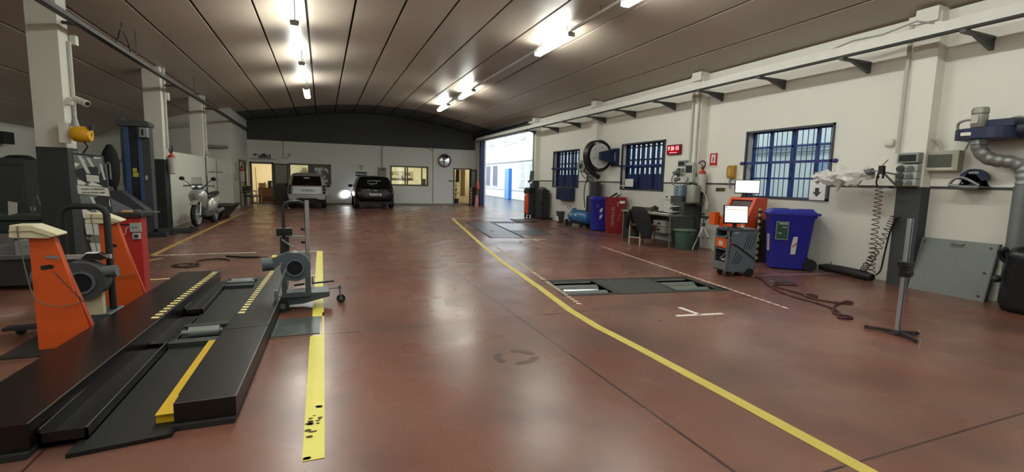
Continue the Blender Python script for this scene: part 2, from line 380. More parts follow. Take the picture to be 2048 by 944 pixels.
def shutter_window(n, w, nslot):
    t = window_shell(n, w); ya, yb, za, zb = w; H = zb-za
    M = MB(); rows = [(.345,.475),(.53,.63),(.665,.905),(.93,.965)]       # bands of slots, as fractions of the height
    zprev = 0
    for a, b in rows + [(1,1)]:
        M.box(8.03,ya,za+zprev*H,8.06,yb,za+a*H); zprev = b
    k = 0; pitch = (yb-ya-.16)/nslot
    for i in range(nslot+1):
        y = ya+.05+pitch*i
        wd = pitch*.55 if i % 2 else pitch*.42
        M.box(8.028,y-.04 if i == 0 else y-wd/2+.03,za,8.058,y+wd/2+.03,zb)
    M.box(8.028,yb-.05,za,8.058,yb,zb)
    M.obj('shutter', SHUT, t)
    G = MB()
    for i in range(1, 13): y = ya+(yb-ya)*i/13; G.cyl((7.99,y,za),(7.99,y,zb),.006,n=6)
    for f in (.02,.34,.67,.98): y = ya+(yb-ya)*f; G.box(7.975,y-.018,za,8.0,y+.018,zb)
    G.obj('grille_bars', P('shutter_grille','#172147',.5), t)
    MB().box(7.83,ya,za+.50*H,7.88,yb+.02,za+.535*H).ell((7.84,yb+.05,za+.517*H),(.03,.05,.035)).obj('locking_bar', P('navy_bar','#1d2f70',.45), t)
shutter_window(2, W2, 8); shutter_window(1, W1, 7)
# gate opening: dark blue post, open sectional door leaf rolled under the ceiling
M = MB().box(7.80,24.22,0,8.02,24.40,3.5)
struct(M, 'door_1', P('gate_blue','#16244c',.5), smooth=False)
M = MB().box(7.40,17.25,3.45,7.845,24.35,3.60).box(7.35,17.3,3.63,7.5,24.6,3.68)
struct(M, 'trim_8', P('gate_rail_dark','#22252a',.5), smooth=False)
struct(MB().box(7.9,24.4,0,8.1,25.35,3.3), 'trim_9', PWH, smooth=False)
M = MB().box(7.87,17.30,0,7.95,17.36,3.46)
struct(M, 'trim_10', P('gate_blue','#16244c',.5), smooth=False)

# ---- outside
M = MB().box(8.15,-12,-.06,16,60,-.02)
struct(M, 'ground', P('wet_asphalt','#4a4e52',.3,var=.2,scale=1.5), smooth=False)
FD = Vector((.0925,.9957,0)); FO = Vector((13.04,29.96,0)); FN = Vector((-.9957,.0925,0))
def fpt(s, z, d=0): p = FO + FD*s + FN*d; return Vector((p.x,p.y,z))
def frect(M, s0, s1, z0, z1, d0, d1):
    return M.slab([fpt(s0,z0,d0),fpt(s1,z0,d0),fpt(s1,z1,d0),fpt(s0,z1,d0)], FN*(d1-d0))
FWALL = P('facade_white','#dde1e2',.8,var=.02)
fac = thing('building_facade', 'white two-storey building with blue shutters across the yard beyond the gate', 'building', fpt(0,0))
frect(MB(), -42, 25, 0, 9, -.3, 0).obj('wall', FWALL, fac, smooth=False)
frect(MB(), -42, 25, .66, .72, 0, .03).obj('ledge', P('facade_ledge','#8f9aa3',.7), fac, smooth=False)
frect(MB(), -42, 25, -.02, .06, 0, .05).obj('plinth', P('facade_plinth','#7d858c',.7), fac, smooth=False)
for s0, s1, z0, z1, mt in ((10.75,12.3,.98,2.68,'s'),(8.2,9.75,1.0,2.66,'s'),(.7,1.85,1.0,2.58,'g'),(-1.2,.12,1.0,2.58,'g'),(5.45,6.35,4.5,6.0,'u'),(.72,1.7,4.36,5.8,'u'),(9.95,10.5,4.55,6,'u'),(12.7,13.4,4.3,6,'u')):
    mm = {'s':P('facade_shutter','#32425f',.5),'g':P('facade_window_glass','#8396a2',.3,var=.05),'u':P('facade_upper','#8b96a0',.4)}[mt]
    w = frect(MB(), s0, s1, z0, z1, .0, .02).obj('window', mm, fac, smooth=False)
    frect(MB(), s0-.1, s1+.1, z0-.09, z0-.02, 0, .07).obj('window_sill', P('facade_sill','#9aa5ad',.7), w, smooth=False)
    if mt == 'g':
        b = MB(); mid = (s0+s1)/2; frect(b, mid-.03, mid+.03, z0, z1, .02, .04)
        for k in (1,2): zz = z0+(z1-z0)*k/3; frect(b, s0, s1, zz-.03, zz+.03, .02, .04)
        b.obj('window_bars', P('white_paint','#d8d6cc'), w, smooth=False)
frect(MB(), 3.85, 5.0, 0, 2.33, .0, .25).obj('door', P('facade_door_blue','#2272c4',.4), fac, smooth=False)
MB().tube([fpt(-1.5,2.80,.05),fpt(5,2.84,.07),fpt(13.3,2.93,.05)], .025, n=6).tube([fpt(-1.5,2.74,.05),fpt(13,2.84,.05)], .018, n=6).obj('wall_cable', P('facade_cable','#6d757a',.6), fac)
MB().tube([fpt(2.5,4.16,.05),fpt(6,4.15,.07),fpt(9,4.35,.05),fpt(12.9,4.45,.05),fpt(12.95,3,.05)], .02, n=6).obj('wall_cable', P('facade_cable','#6d757a',.6), fac)
M = MB()
for z in (2.44,2.36,2.28): M.tube([fpt(-30,z,.05),fpt(-22,z-.02,.08),fpt(-18,z+.03,.05)], .022, n=6)
M.obj('wall_cable', P('facade_cable2','#8a97a2',.6), fac)
frect(MB(), -22.9, -22.2, 1.72, 1.98, 0, .2).obj('wall_box', P('facade_box','#8fa7c4',.6), fac, smooth=False)

# ---- offices behind the back wall
CRW = P('office_cream','#efe8cc',.8,var=.02)
struct(MB().box(-3.35,28.6,0,8.1,28.7,3.0), 'wall_office_back', CRW, smooth=False)
struct(MB().box(-3.35,25.48,2.6,8.1,28.7,2.7), 'ceiling', P('office_ceiling','#dcd8c4',.8), smooth=False)
struct(MB().box(-3.45,25.48,0,-3.35,28.6,3).box(1.2,25.48,0,1.3,28.6,3).box(5.9,25.48,0,6.0,28.6,3).box(8.1,25.48,0,8.2,28.6,3), 'wall_office_side', CRW, smooth=False)
OLIGHT = EM('office_panel_light', '#fff3d6', 30)
for k, (x, y) in enumerate(((-2.2,26.9),(0,26.9),(3.4,26.9),(5,26.9),(7.1,27.2))):
    l = thing('ceiling_light', ['square ceiling light in the office behind the open door','square ceiling light in the office behind the papered window','left square ceiling light in the room behind the sliding window','right square ceiling light in the room behind the sliding window','square ceiling light in the room behind the narrow glazed door'][k], 'light', (x,y,2.56), group='office ceiling lights')
    MB().box(x-.32,y-.32,2.57,x+.32,y+.32,2.6).obj('frame', WHITE, l, smooth=False)
    MB().box(x-.29,y-.29,2.555,x+.29,y+.29,2.572).obj('diffuser', OLIGHT if k < 4 else EM('corridor_light','#fff4dc',14), l, smooth=False)
FR = P('olive_frame','#5c563f',.45,.2,var=.05)
def frame_x(M, x0, x1, z0, z1, w, y0=BY-.03, y1=BY+.15, bottom=True):
    M.box(x0,y0,z0,x0+w,y1,z1).box(x1-w,y0,z0,x1,y1,z1).box(x0,y0,z1-w,x1,y1,z1)
    if bottom: M.box(x0,y0,z0,x1,y1,z0+w)
    return M
struct(frame_x(MB(), -3.13, -2.13, 0, 1.98, .08, bottom=False), 'door_2', FR, smooth=False)
d = thing('door_3', None, None, (-1.8,BY,0), kind='structure')     # glazed panel door folded flat on the wall
MB().box(-2.12,BY-.05,0,-1.5,BY,.95).obj('lower_panel', P('door_panel_olive','#4c4636',.5), d, smooth=False)
frame_x(MB(), -2.12, -1.5, .95, 1.93, .06, BY-.05, BY).obj('door_frame', FR, d, smooth=False)
MB().box(-2.07,BY-.035,1.0,-1.55,BY-.025,1.88).obj('pane', P('frosted_pane','#8f9688',.25,var=.04), d, smooth=False)
d = thing('window_4', None, None, (-.5,BY,1), kind='structure')
frame_x(MB().box(-.62,BY-.03,1,-.55,BY+.12,1.95), -1.48, .42, .98, 1.97, .07).obj('window_frame', FR, d, smooth=False)
MB().box(-1.45,BY+.06,1.0,-.6,BY+.066,1.94).obj('pane', GLASS, d, smooth=False)
MB().box(-.58,BY+.05,1.0,.4,BY+.07,1.94).obj('pane', P('brown_backing','#51483a',.35), d, smooth=False)
d = thing('window_5', None, None, (4.27,BY,1), kind='structure')
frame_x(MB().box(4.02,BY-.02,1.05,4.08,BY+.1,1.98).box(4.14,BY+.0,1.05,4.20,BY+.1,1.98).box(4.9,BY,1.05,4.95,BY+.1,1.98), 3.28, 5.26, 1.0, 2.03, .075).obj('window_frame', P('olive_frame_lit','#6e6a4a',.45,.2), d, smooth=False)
MB().box(3.33,BY+.06,1.05,5.2,BY+.066,1.98).obj('pane', GLASS, d, smooth=False)
MB().box(4.90,BY-.03,1.06,5.12,BY,1.38).obj('lock_box', P('olive_lock','#6d6b58',.5), d, smooth=False)
d = thing('door_4', None, None, (7.1,BY,0), kind='structure')
frame_x(MB(), 6.64, 7.64, 0, 2.0, .06, bottom=False).obj('door_frame', FR, d, smooth=False)
lf = MB().box(7.60,BY-.05,.0,7.66,BY-.01,1.96).box(8.02,BY-.37,.0,8.06,BY-.33,0.01)
M = MB()
for a, b in ((0,.07),(.36,.43)): M.slab([(7.50+a*.72,BY-.10-a*.75,0),(7.50+b*.72,BY-.10-b*.75,0),(7.50+b*.72,BY-.10-b*.75,1.95),(7.50+a*.72,BY-.10-a*.75,1.95)], (.03,.03,0))
M.slab([(7.50,BY-.10,1.88),(7.81,BY-.42,1.88),(7.81,BY-.42,1.95),(7.50,BY-.10,1.95)], (.03,.03,0)).slab([(7.50,BY-.10,0),(7.81,BY-.42,0),(7.81,BY-.42,1.0),(7.50,BY-.10,1.0)], (.03,.03,0))
M.obj('open_leaf', P('leaf_brown','#4a3a30',.45), d, smooth=False)
MB().slab([(7.53,BY-.11,1.0),(7.80,BY-.40,1.0),(7.80,BY-.40,1.88),(7.53,BY-.11,1.88)], (.01,.01,0)).obj('pane', GLASS, d, smooth=False)
d = thing('door_5', None, None, (-3.2,23.6,0), kind='structure')    # office side door in the corner room
M = MB()
for q in ((22.72,0,22.82,2.0),(24.48,0,24.58,2.0),(22.72,1.92,24.58,2.0)): M.box(-3.36,q[0],q[1],-3.17,q[2],q[3])
M.obj('door_frame', FR, d, smooth=False)
MB().box(-3.30,22.8,0,-3.26,24.5,1.95).obj('door_leaf', P('door_cream','#b9b493',.5), d, smooth=False)
MB().tube([(-3.26,24.35,1.0),(-3.15,24.35,1.0),(-3.15,24.2,1.0)], .012, n=6).obj('door_handle', DARK, d)
struct(MB().box(-3.2,BY-.015,0,WX,BY,.08), 'baseboard_back', P('skirting','#8e8c80',.6), smooth=False)
# columns of the left row
CW = P('column_white','#cdcdc2',.7,var=.04); CD = P('column_dark','#24282a',.55,var=.06)
for xa, xb, ya, yb, h, zl in ((-3.72,-3.38,8.75,9.05,3.95,1.68),(-3.84,-3.5,13.75,14.15,3.9,1.68),(-3.84,-3.5,17.95,18.35,3.9,.0),(-3.72,-3.38,3.6,3.9,3.95,1.68)):
    struct(MB().box(xa,ya,max(zl,1.9 if zl == 0 else zl),xb,yb,h), 'trim_11', CW, smooth=False)
    if zl: struct(MB().box(xa-.004,ya-.004,0,xb+.004,yb+.004,zl), 'trim_12', CD, smooth=False)
# ================================================================== LAMPS, RAILS, CONDUITS
TUBE = EM('fluorescent_diffuser', '#f4f7ee', LAMP)
def lamp(x, y, z, label, hang, grp):
    t = thing('fluorescent_lamp', label, 'lamp', (x,y,z), 0, grp, local=True)
    M = MB().prism([(-.035,.0),(.035,.0),(.03,.035),(-.03,.035)], 'xz', -.78, .78); M.obj('housing', P('lamp_housing','#c8c8c0',.5), t, smooth=False)
    M = MB().prism([(-.085,-.04),(-.06,-.075),(.06,-.075),(.085,-.04),(.035,0),(-.035,0)], 'xz', -.76, .76); M.obj('diffuser', TUBE, t, smooth=False)
    for s in (-.79,.79): MB().box(-.07,s-.012,-.065,.07,s+.012,.02).obj('end_cap', P('lamp_end','#9a9a94',.5), t, smooth=False)
    for s in (-.6,.6): MB().cyl((0,s,.035),(0,s,hang),.008,n=8).obj('hanger_rod', GREY, t)
    return t
LL = [(9.9,'nearest and brightest lamp in view of the left row'),(13.0,'middle lamp of the three lit lamps of the left row'),(16.3,'farthest lamp of the left row near the dark end bay')]
for y, lb in LL: lamp(-.38,y,3.93,lb,.42,'left row of ceiling lamps')
LR = [(5.75,'lamp of the right row cut off by the top of the picture'),(8.95,'second lamp of the right row hung from the long rail'),(15.15,'third lit lamp of the right row on the rail'),(18.3,'farthest lamp of the right row above the gate end')]
for y, lb in LR: lamp(4.55,y*1.04,4.235,lb,.2,'right row of ceiling lamps')
for x, y in ((-5.6,2.0),(-5.6,-1.5)): lamp(x,y,2.95,'added unseen lamp that fills the dark left aisle',.2,'added left aisle fill lamps')  # two lamps added out of view to brighten the left aisle
for y in (.5,3.6,6.8): lamp(-.38,y-.6,3.93,'ceiling lamp of the left row above or behind the viewer',.42,'left row of ceiling lamps')
for y in (-.6,2.6): lamp(4.55,y,4.235,'ceiling lamp of the right row above or behind the viewer',.26,'right row of ceiling lamps')
t = thing('lamp_rail', 'long thin white rail carrying the right row of lamps', 'rail', (4.55,7,4.28))
MB().box(4.53,-5,4.275,4.57,20.2,4.325).obj('channel', P('rail_white','#b9b7ae',.45), t, smooth=False)
for y in (3.8,7.2,10.6,12.8,17.0): MB().cyl((4.55,y*1.04,4.325),(4.55,y*1.04,4.44),.007,n=6).obj('hanger_rod', GREY, t)
# exhaust extraction rail on the right wall
t = thing('exhaust_rail', 'aluminium extraction rail on dark brackets along the top of the right wall', 'rail', (7.3,10,3.4))
MB().prism([(7.22,3.33),(7.28,3.33),(7.30,3.44),(7.22,3.46)], 'xz', -5.5, 23.2).obj('channel', P('rail_pale_alu','#d4d4cc',.45), t, smooth=False)
MB().box(7.215,-5.5,3.30,7.275,23.2,3.332).obj('slot_seal', P('slot_rubber','#2e2d2a',.7), t, smooth=False)
for y in (-4,-1,1.4,3.55,5.0,6.45,7.9,9.35,10.9,12.35,13.85,15.4,16.95):
    M = MB().box(7.19,y-.03,3.262,7.85,y+.03,3.30).prism([(7.42,3.265),(7.85,3.265),(7.85,3.13)], 'xz', y-.025, y+.025)
    M.obj('bracket', P('bracket_dark','#4b4d4b',.5,.2), t, smooth=False)
M = MB().tube([(7.27,5.2,3.47),(7.27,4.9,3.52),(7.27,4.5,3.50),(7.27,4.1,3.56),(7.27,3.9,3.48)], .012)
M.obj('trailing_cable', LGREY, t)
t = thing('pipe_rail', 'dark narrow rail running past the white columns on the left', 'rail', (-3.1,10,3.38))
MB().box(-3.15,-5,3.36,-3.05,25.3,3.42).obj('channel', P('left_rail_dark','#3a3833',.5,.2), t, smooth=False)
for y in (3.75,8.9,13.95,18.15): MB().bar((-3.45,y,3.44),(-3.08,y,3.43),.05,.04).obj('bracket', P('left_rail_dark','#3a3833'), t, smooth=False)
for y in (10.9,15.2): MB().cyl((-3.1,y,3.42),(-3.1,y,3.9),.008,n=6).obj('hanger_rod', P('left_rail_dark','#3a3833'), t, smooth=False)
solo(MB().tube([(-3.1,10.6,3.46),(-3.08,10.4,3.66),(-3.12,10.25,3.78),(-3.1,10.05,3.52),(-3.1,9.9,3.44)], .012, smooth=2).cyl((-3.1,10.25,3.78),(-3.1,10.25,3.86),.01,n=6), 'hook', DARK, 'bent wire hook hanging over the left dark rail', 'hook')
# conduits
def conduit(pts, r, label, m=None, nm='conduit'): return solo(MB().tube(pts, r, n=8), nm, m or P('conduit_grey','#b5b5ac',.5), label, 'pipe')
conduit([(7.63,4.35,3.6),(7.63,4.35,1.88)], .028, 'grey conduit down the nearest right wall pilaster to the socket stack')
conduit([(7.825,8.74,3.6),(7.825,8.74,1.6)], .022, 'left conduit above the tall socket stack by the fire extinguisher')
conduit([(7.63,8.50,3.4),(7.63,8.50,1.85)], .02, 'middle conduit above the breaker box by the fire extinguisher')
conduit([(7.63,8.33,3.6),(7.63,8.33,1.6)], .022, 'right conduit on the pilaster beside the fire extinguisher')
conduit([(7.8,12.95,3.4),(7.8,12.95,1.86)], .018, 'thin conduit down to the sockets behind the large hose reel')
conduit([(7.63,17.05,3.4),(7.63,17.05,.1)], .022, 'conduit down the pilaster beside the open gate')
conduit([(-3.36,9.0,3.2),(-3.36,9.0,1.9)], .03, 'conduit on the right face of the nearest white column')
conduit([(-3.475,14.0,3.85),(-3.475,14.0,1.95)], .03, 'conduit on the right face of the second white column')
conduit([(-3.47,18.2,3.9),(-3.47,18.2,1.3)], .035, 'conduit on the right face of the third white column')
conduit([(2.88,BY-.03,3.0),(2.88,BY-.03,1.85)], .035, 'grey conduit above the meter box on the back wall')
conduit([(5.52,BY-.02,3.0),(5.52,BY-.02,.05)], .025, 'thin white conduit right of the sliding window', P('conduit_white','#b9b9b0',.5))
conduit([(-1.68,BY-.02,2.98),(-1.68,BY-.02,2.2),(-1.5,BY-.02,2.2)], .022, 'thin white conduit above the folded glazed door', P('conduit_white','#b9b9b0',.5))
# small things high on walls and columns
def wallbox(name, label, cat, x0,y0,z0,x1,y1,z1, m, bev=.006, group=None): return solo(MB().box(x0,y0,z0,x1,y1,z1), name, m, label, cat, group, bev=bev)
wallbox('junction_box','small white junction box near the top of the nearest column','box',-3.38,9.06,3.18,-3.30,9.16,3.32,WHITE)
wallbox('junction_box','small white junction box on the second column below the rail','box',-3.5,14.0,3.1,-3.40,14.1,3.28,WHITE)
t = thing('security_camera','small white security camera on the nearest column above the yellow reel','camera',(-3.3,8.9,2.35))
MB().box(-3.38,8.85,2.30,-3.34,8.95,2.40).tube([(-3.36,8.9,2.38),(-3.25,8.9,2.36)],.012).obj('bracket',WHITE,t)
MB().cyl((-3.28,8.86,2.38),(-3.10,8.72,2.31),.045,n=14).obj('body',WHITE,t); MB().cyl((-3.101,8.721,2.311),(-3.09,8.71,2.306),.03,n=12).obj('lens',BLACK,t)
t = thing('security_camera','small camera on the back wall top above the round mirror side','camera',(5.45,BY-.1,3.0))
MB().box(5.38,BY-.02,2.9,5.48,BY,3.02).obj('bracket',WHITE,t); MB().cyl((5.42,BY-.05,2.95),(5.36,BY-.28,2.92),.05,n=12).obj('body',LGREY,t)
t = thing('light_sensor','small white sensor on the back wall right of the office sign','sensor',(-1.4,BY-.06,2.7))
MB().ell((-1.42,BY-.05,2.36),(.05,.05,.06)).obj('dome',LGREY,t); MB().box(-1.62,BY-.02,2.33,-1.42,BY,2.36).obj('arm',WHITE,t)
wallbox('wall_socket','small pale socket on the low dark wall below the yellow reel','socket',-3.30,8.70,1.55,-3.22,8.74,1.63,P('socket_grey','#8d918e',.5))

# ================================================================== FLOOR MARKINGS
def strip(name, label, pts, w, m, z=.0025, cat='floor marking'):
    """flat painted band following a centre line"""
    pts = [Vector((*p,0)) for p in pts]; L, R_ = [], []
    for i, p in enumerate(pts):
        d = (pts[min(i+1,len(pts)-1)] - pts[max(i-1,0)]).normalized(); n = Vector((-d.y,d.x,0)); ww = w[i] if isinstance(w,(list,tuple)) else w
        L.append(p+n*ww/2); R_.append(p-n*ww/2)
    M = MB()
    for i in range(len(pts)-1): M.slab([(*L[i].xy,0.0004),(*R_[i].xy,.0004),(*R_[i+1].xy,.0004),(*L[i+1].xy,.0004)], (0,0,z))
    return solo(M, name, m, label, cat, smooth=False)
strip('floor_stripe','long yellow stripe bending around the right test lane',[(2.42,1.0),(2.425,2.2),(2.42,3.1),(2.40,3.75),(2.43,4.35),(2.58,5.46),(2.79,7.35),(3.2,10.0),(4.27,16.38)],.088,P('worn_yellow_paint','#c9b857',.45,var=.14,scale=5))
strip('floor_stripe','near yellow stripe with muddy boot marks beside the black lift',[(-.065,2.33),(-.065,4.26)],[.10,.115],YEL)
solo(MB().slab([(-.025,4.26,.0004),(-.01,4.26,.0004),(-.01,5.0,.0004),(-.025,5.0,.0004)],(0,0,.0025)).slab([(-.115,4.87,.0004),(-.01,4.87,.0004),(-.01,5.28,.0004),(-.115,5.28,.0004)],(0,0,.0025)),'floor_stripe',YEL,'narrow yellow piece beside the grey floor plate under the blower trolley','floor marking',smooth=False)
strip('floor_stripe','far yellow stripe behind the blower trolley',[(-.065,5.28),(-.065,9.3)],.10,YEL)
M = MB()
for k in range(16):
    a = random.uniform(-.035,.03); y = 2.55+random.uniform(0,.35); r = random.uniform(.006,.016)
    M.add([(-.065+a+r*1.6*math.cos(2*PI*i/7)*random.uniform(.6,1.2), y+r*math.sin(2*PI*i/7)*random.uniform(.6,1.4), .0042) for i in range(7)], [tuple(range(7))])
for k in range(5): M.add([(-.105+random.uniform(0,.02)+.015*math.cos(i),2.35+.012*math.sin(i),.0042) for i in range(6)],[tuple(range(6))])
solo(M,'boot_mark',P('mud','#4a3c22',.8),'dark boot marks on the near yellow stripe','stain',smooth=False)
strip('floor_line','pale line across the floor behind the lift',[(-2.6,9.33),(-1.1,9.36)],.045,TAPEW)
strip('floor_line','short pale line behind the blower trolley at the far yellow stripe',[(-.62,9.30),(-.1,9.29)],.05,TAPEW)
strip('floor_line','short pale crossbar behind the blower beside the yellow stripe',[(-.5,7.0),(-.1,6.98)],.05,TAPEW)
strip('floor_line','pale line just behind the black lift',[(-2.5,7.15),(-1.33,7.27)],.06,P('pale_yellow_tape','#cfc08a',.5,var=.06))
strip('floor_line','ochre line running along the column row to the offices',[(-2.62,9.35),(-2.66,16),(-2.68,22.5)],.09,TAPEO)
strip('floor_line','ochre cross line left of the orange posts',[(-4.4,7.0),(-2.62,7.25)],.07,TAPEO)
strip('floor_line','ochre slanted line left of the near orange post',[(-3.45,7.1),(-2.4,9.0)],.07,TAPEO)
for k,(x0,x1) in enumerate(((-1.55,-1.3),(.75,.55),(3.35,3.0),(6.0,5.7))):
    strip('parking_line',['short pale parking line before the folded glazed door','short pale parking line between the two cars','short pale parking line right of the black car','short pale parking line before the round mirror'][k],[(x1,22.9 if k else 21.8),(x0,24.9)],.09,TAPEW)
strip('floor_line','pale line across the far end of the yellow stripe',[(4.3,16.45),(6.2,16.4)],.07,TAPEW)
strip('floor_line','grey line from the grey trolley to the wall by the blue bin',[(5.95,5.33),(7.62,5.12)],.035,P('grey_line','#8d8488',.5))
def tmark(label, c, l1, l2, w):
    M = MB()
    a, b = c - TR*l1/2, c + TR*l1/2
    for p, q in ((a,b),(c, c+TD*l2*.92-TR*l2*.15)):
        d = (q-p).normalized(); n = Vector((-d.y,d.x,0))*w/2
        M.slab([(*(p+n).xy,.0004),(*(p-n).xy,.0004),(*(q-n).xy,.0004),(*(q+n).xy,.0004)],(0,0,.002))
    solo(M,'t_mark',P('white_floor_tape','#e2dcd6',.5),label,'floor marking',smooth=False)
tmark('near white T shaped tape mark before the roller tester',Vector((3.68,3.80,0)),.56,.33,.05)
tmark('small far white T mark before the flush floor plates',Vector((4.62,10.2,0)),.68,-.35,.06)
def dashes(label, p0, p1, w, l, gap, m):
    p0, p1 = Vector((*p0,0)), Vector((*p1,0)); d = (p1-p0).normalized(); n = Vector((-d.y,d.x,0)); M = MB(); s = 0; L_ = (p1-p0).length
    while s < L_:
        a = p0+d*s; sh = d*w*.5
        M.slab([(*(a-n*w/2-sh*.3).xy,.0004),(*(a+n*w/2+sh*.3).xy,.0004),(*(a+n*w/2+sh*.3+d*l).xy,.0004),(*(a-n*w/2-sh*.3+d*l).xy,.0004)],(0,0,.002)); s += l+gap
    solo(M,'hazard_tape',m,label,'floor marking',smooth=False)
HZ = P('pale_hazard_tape','#d6c9a2',.5,var=.08)
dashes('dashed tape along the left side of the roller tester',(2.66,4.55),(3.33,9.2),.05,.05,.055,HZ)
dashes('dashed tape along the right side of the roller tester',(4.86,3.71),(5.62,8.82),.035,.085,.03,P('pale_pink_tape','#d9c3b2',.5))

# ================================================================== SCISSOR LIFT (black platforms, left foreground)
def slabpoly(pts, z0, z1): return MB().prism(pts, 'xy', z0, z1)
lift = thing('scissor_lift','low black scissor lift with two platforms in the left foreground','car lift',(-1.1,4.8,0))
EDGE = P('worn_steel_edge','#7e7e7a',.35,.6)
slabpoly([(-.755,2.87),(-.465,2.87),(-.435,4.2),(-.40,5.6),(-.43,6.95),(-.64,6.95),(-.70,5.2),(-.745,4.2)], .03, .142).obj('right_platform', LIFTBLK, lift, smooth=False, bev=.004)
slabpoly([(-.76,2.84),(-.47,2.84),(-.44,4.2),(-.40,6.0),(-.72,6.0)], .0, .03).obj('right_base', DARK, lift, smooth=False)
M = MB()
for a, b in (((-.465,2.872),(-.435,4.19)),((-.434,4.23),(-.401,5.6)),((-.401,5.6),(-.43,6.94))): M.bar((*a,.142),(*b,.142),.006,.006)
M.bar((-.755,2.872,.142),(-.467,2.872,.142),.003,.003)
M.obj('worn_edge', EDGE, lift, smooth=False)
MB().bar((-.74,4.19,.1425),(-.436,4.215,.1425),.006,.003).obj('plate_joint', BLACK, lift, smooth=False)
slabpoly([(-1.72,2.80),(-1.31,2.80),(-1.215,5.9),(-1.20,6.75),(-1.62,6.75)], .03, .165).obj('left_platform', P('left_platform_steel','#120e0d',.30,.0,var=.3,scale=7), lift, smooth=False, bev=.004)
slabpoly([(-1.72,2.77),(-1.31,2.77),(-1.24,6.0),(-1.62,6.0)], 0, .03).obj('left_base', DARK, lift, smooth=False)
M = MB().bar((-1.31,2.80,.165),(-1.217,5.9,.165),.005,.005); M.obj('worn_edge', EDGE, lift, smooth=False)
slabpoly([(-1.15,2.72),(-.745,2.78),(-.70,6.95),(-1.08,6.95)], .0, .022).obj('middle_plate', P('middle_plate','#121413',.5,.1,var=.25,scale=8), lift, smooth=False)
def tray(y0, y1, x0, x1, h, name='side_tray', cap=True):
    M = MB().box(x0,y0,.022,x1,y1,.034).box(x1-.012,y0,.022,x1,y1,h).box(x0,y0,.022,x0+.01,y1,h+.02)
    if cap: M.box(x0,y0,.022,x1,y0+.01,h)
    M.obj(name, P('tray_steel','#131111',.36,.0,var=.25,scale=9), lift, smooth=False)
    MB().bar((x1-.005,y0,h),(x1-.005,y1,h),.005,.004).bar((x0+.005,y0,h+.02),(x0+.005,y1,h+.02),.004,.004).obj('worn_edge', EDGE, lift, smooth=False)
tray(2.85,4.18,-1.30,-1.11,.085); tray(4.3,5.05,-1.27,-1.10,.04); tray(5.2,6.7,-1.235,-1.085,.07)
for k,(y0,y1) in enumerate(((4.22,4.75),(6.30,6.72))):
    MB().box(-1.12,y0,.022,-.79,y0+.10,.055).obj('roller_frame', P('roller_frame','#343a38',.5,.2), lift, smooth=False); MB().box(-1.12,y1-.08,.022,-.79,y1,.055).obj('roller_frame', P('roller_frame','#343a38'), lift, smooth=False)
    MB().cyl((-1.04,(y0+y1)/2,.055),(-.82,(y0+y1)/2,.055),.045,n=18).cyl((-1.09,(y0+y1)/2,.055),(-.80,(y0+y1)/2,.055),.02,n=10).obj('roller', P('roller_steel','#8b9290',.35,.5), lift)
M = slabpoly([(-.845,2.92),(-.757,2.92),(-.747,4.15),(-.835,4.15)], .022, .075); M.obj('side_beam', LIFTBLK, lift, smooth=False)
M = slabpoly([(-.846,2.90),(-.757,2.90),(-.757,3.1),(-.80,3.14),(-.79,4.15),(-.835,4.15)], .0752, .0775).slab([(-.846,2.9185,.024),(-.757,2.9185,.024),(-.757,2.9185,.077),(-.846,2.9185,.077)],(0,-.002,0)); M.obj('warning_strip', P('yellow_lift_tape','#cfa91f',.45,var=.15,scale=12), lift, smooth=False)
def lift_dashes(p0, p1, n, w, z):
    p0, p1 = Vector(p0), Vector(p1); M = MB(); d = (p1-p0)/n
    for i in range(n):
        a = p0+d*i; M.slab([(a.x-w/2,a.y,z),(a.x+w/2,a.y-.01,z),(a.x+w/2,a.y-.01+d.y*.52,z),(a.x-w/2,a.y+d.y*.52,z)],(0,0,.002))
    M.obj('hazard_dashes', P('cream_dash','#e0d28a',.5,var=.06), lift, smooth=False)
lift_dashes((-.685,4.66,0),(-.60,6.95,0),24,.05,.1422); lift_dashes((-1.30,4.60,0),(-1.235,6.7,0),22,.055,.1655)
MB().cyl((-.735,4.8,.08),(-.735,4.84,.08),.03,n=12).obj('release_knob', GREY, lift)
solo(MB().box(-.44,4.32,.0005,-.045,4.86,.006),'floor_plate',P('grey_floor_plate','#4b5250',.4,.2,var=.12),'grey steel plate in the floor beside the black lift','plate',smooth=False)
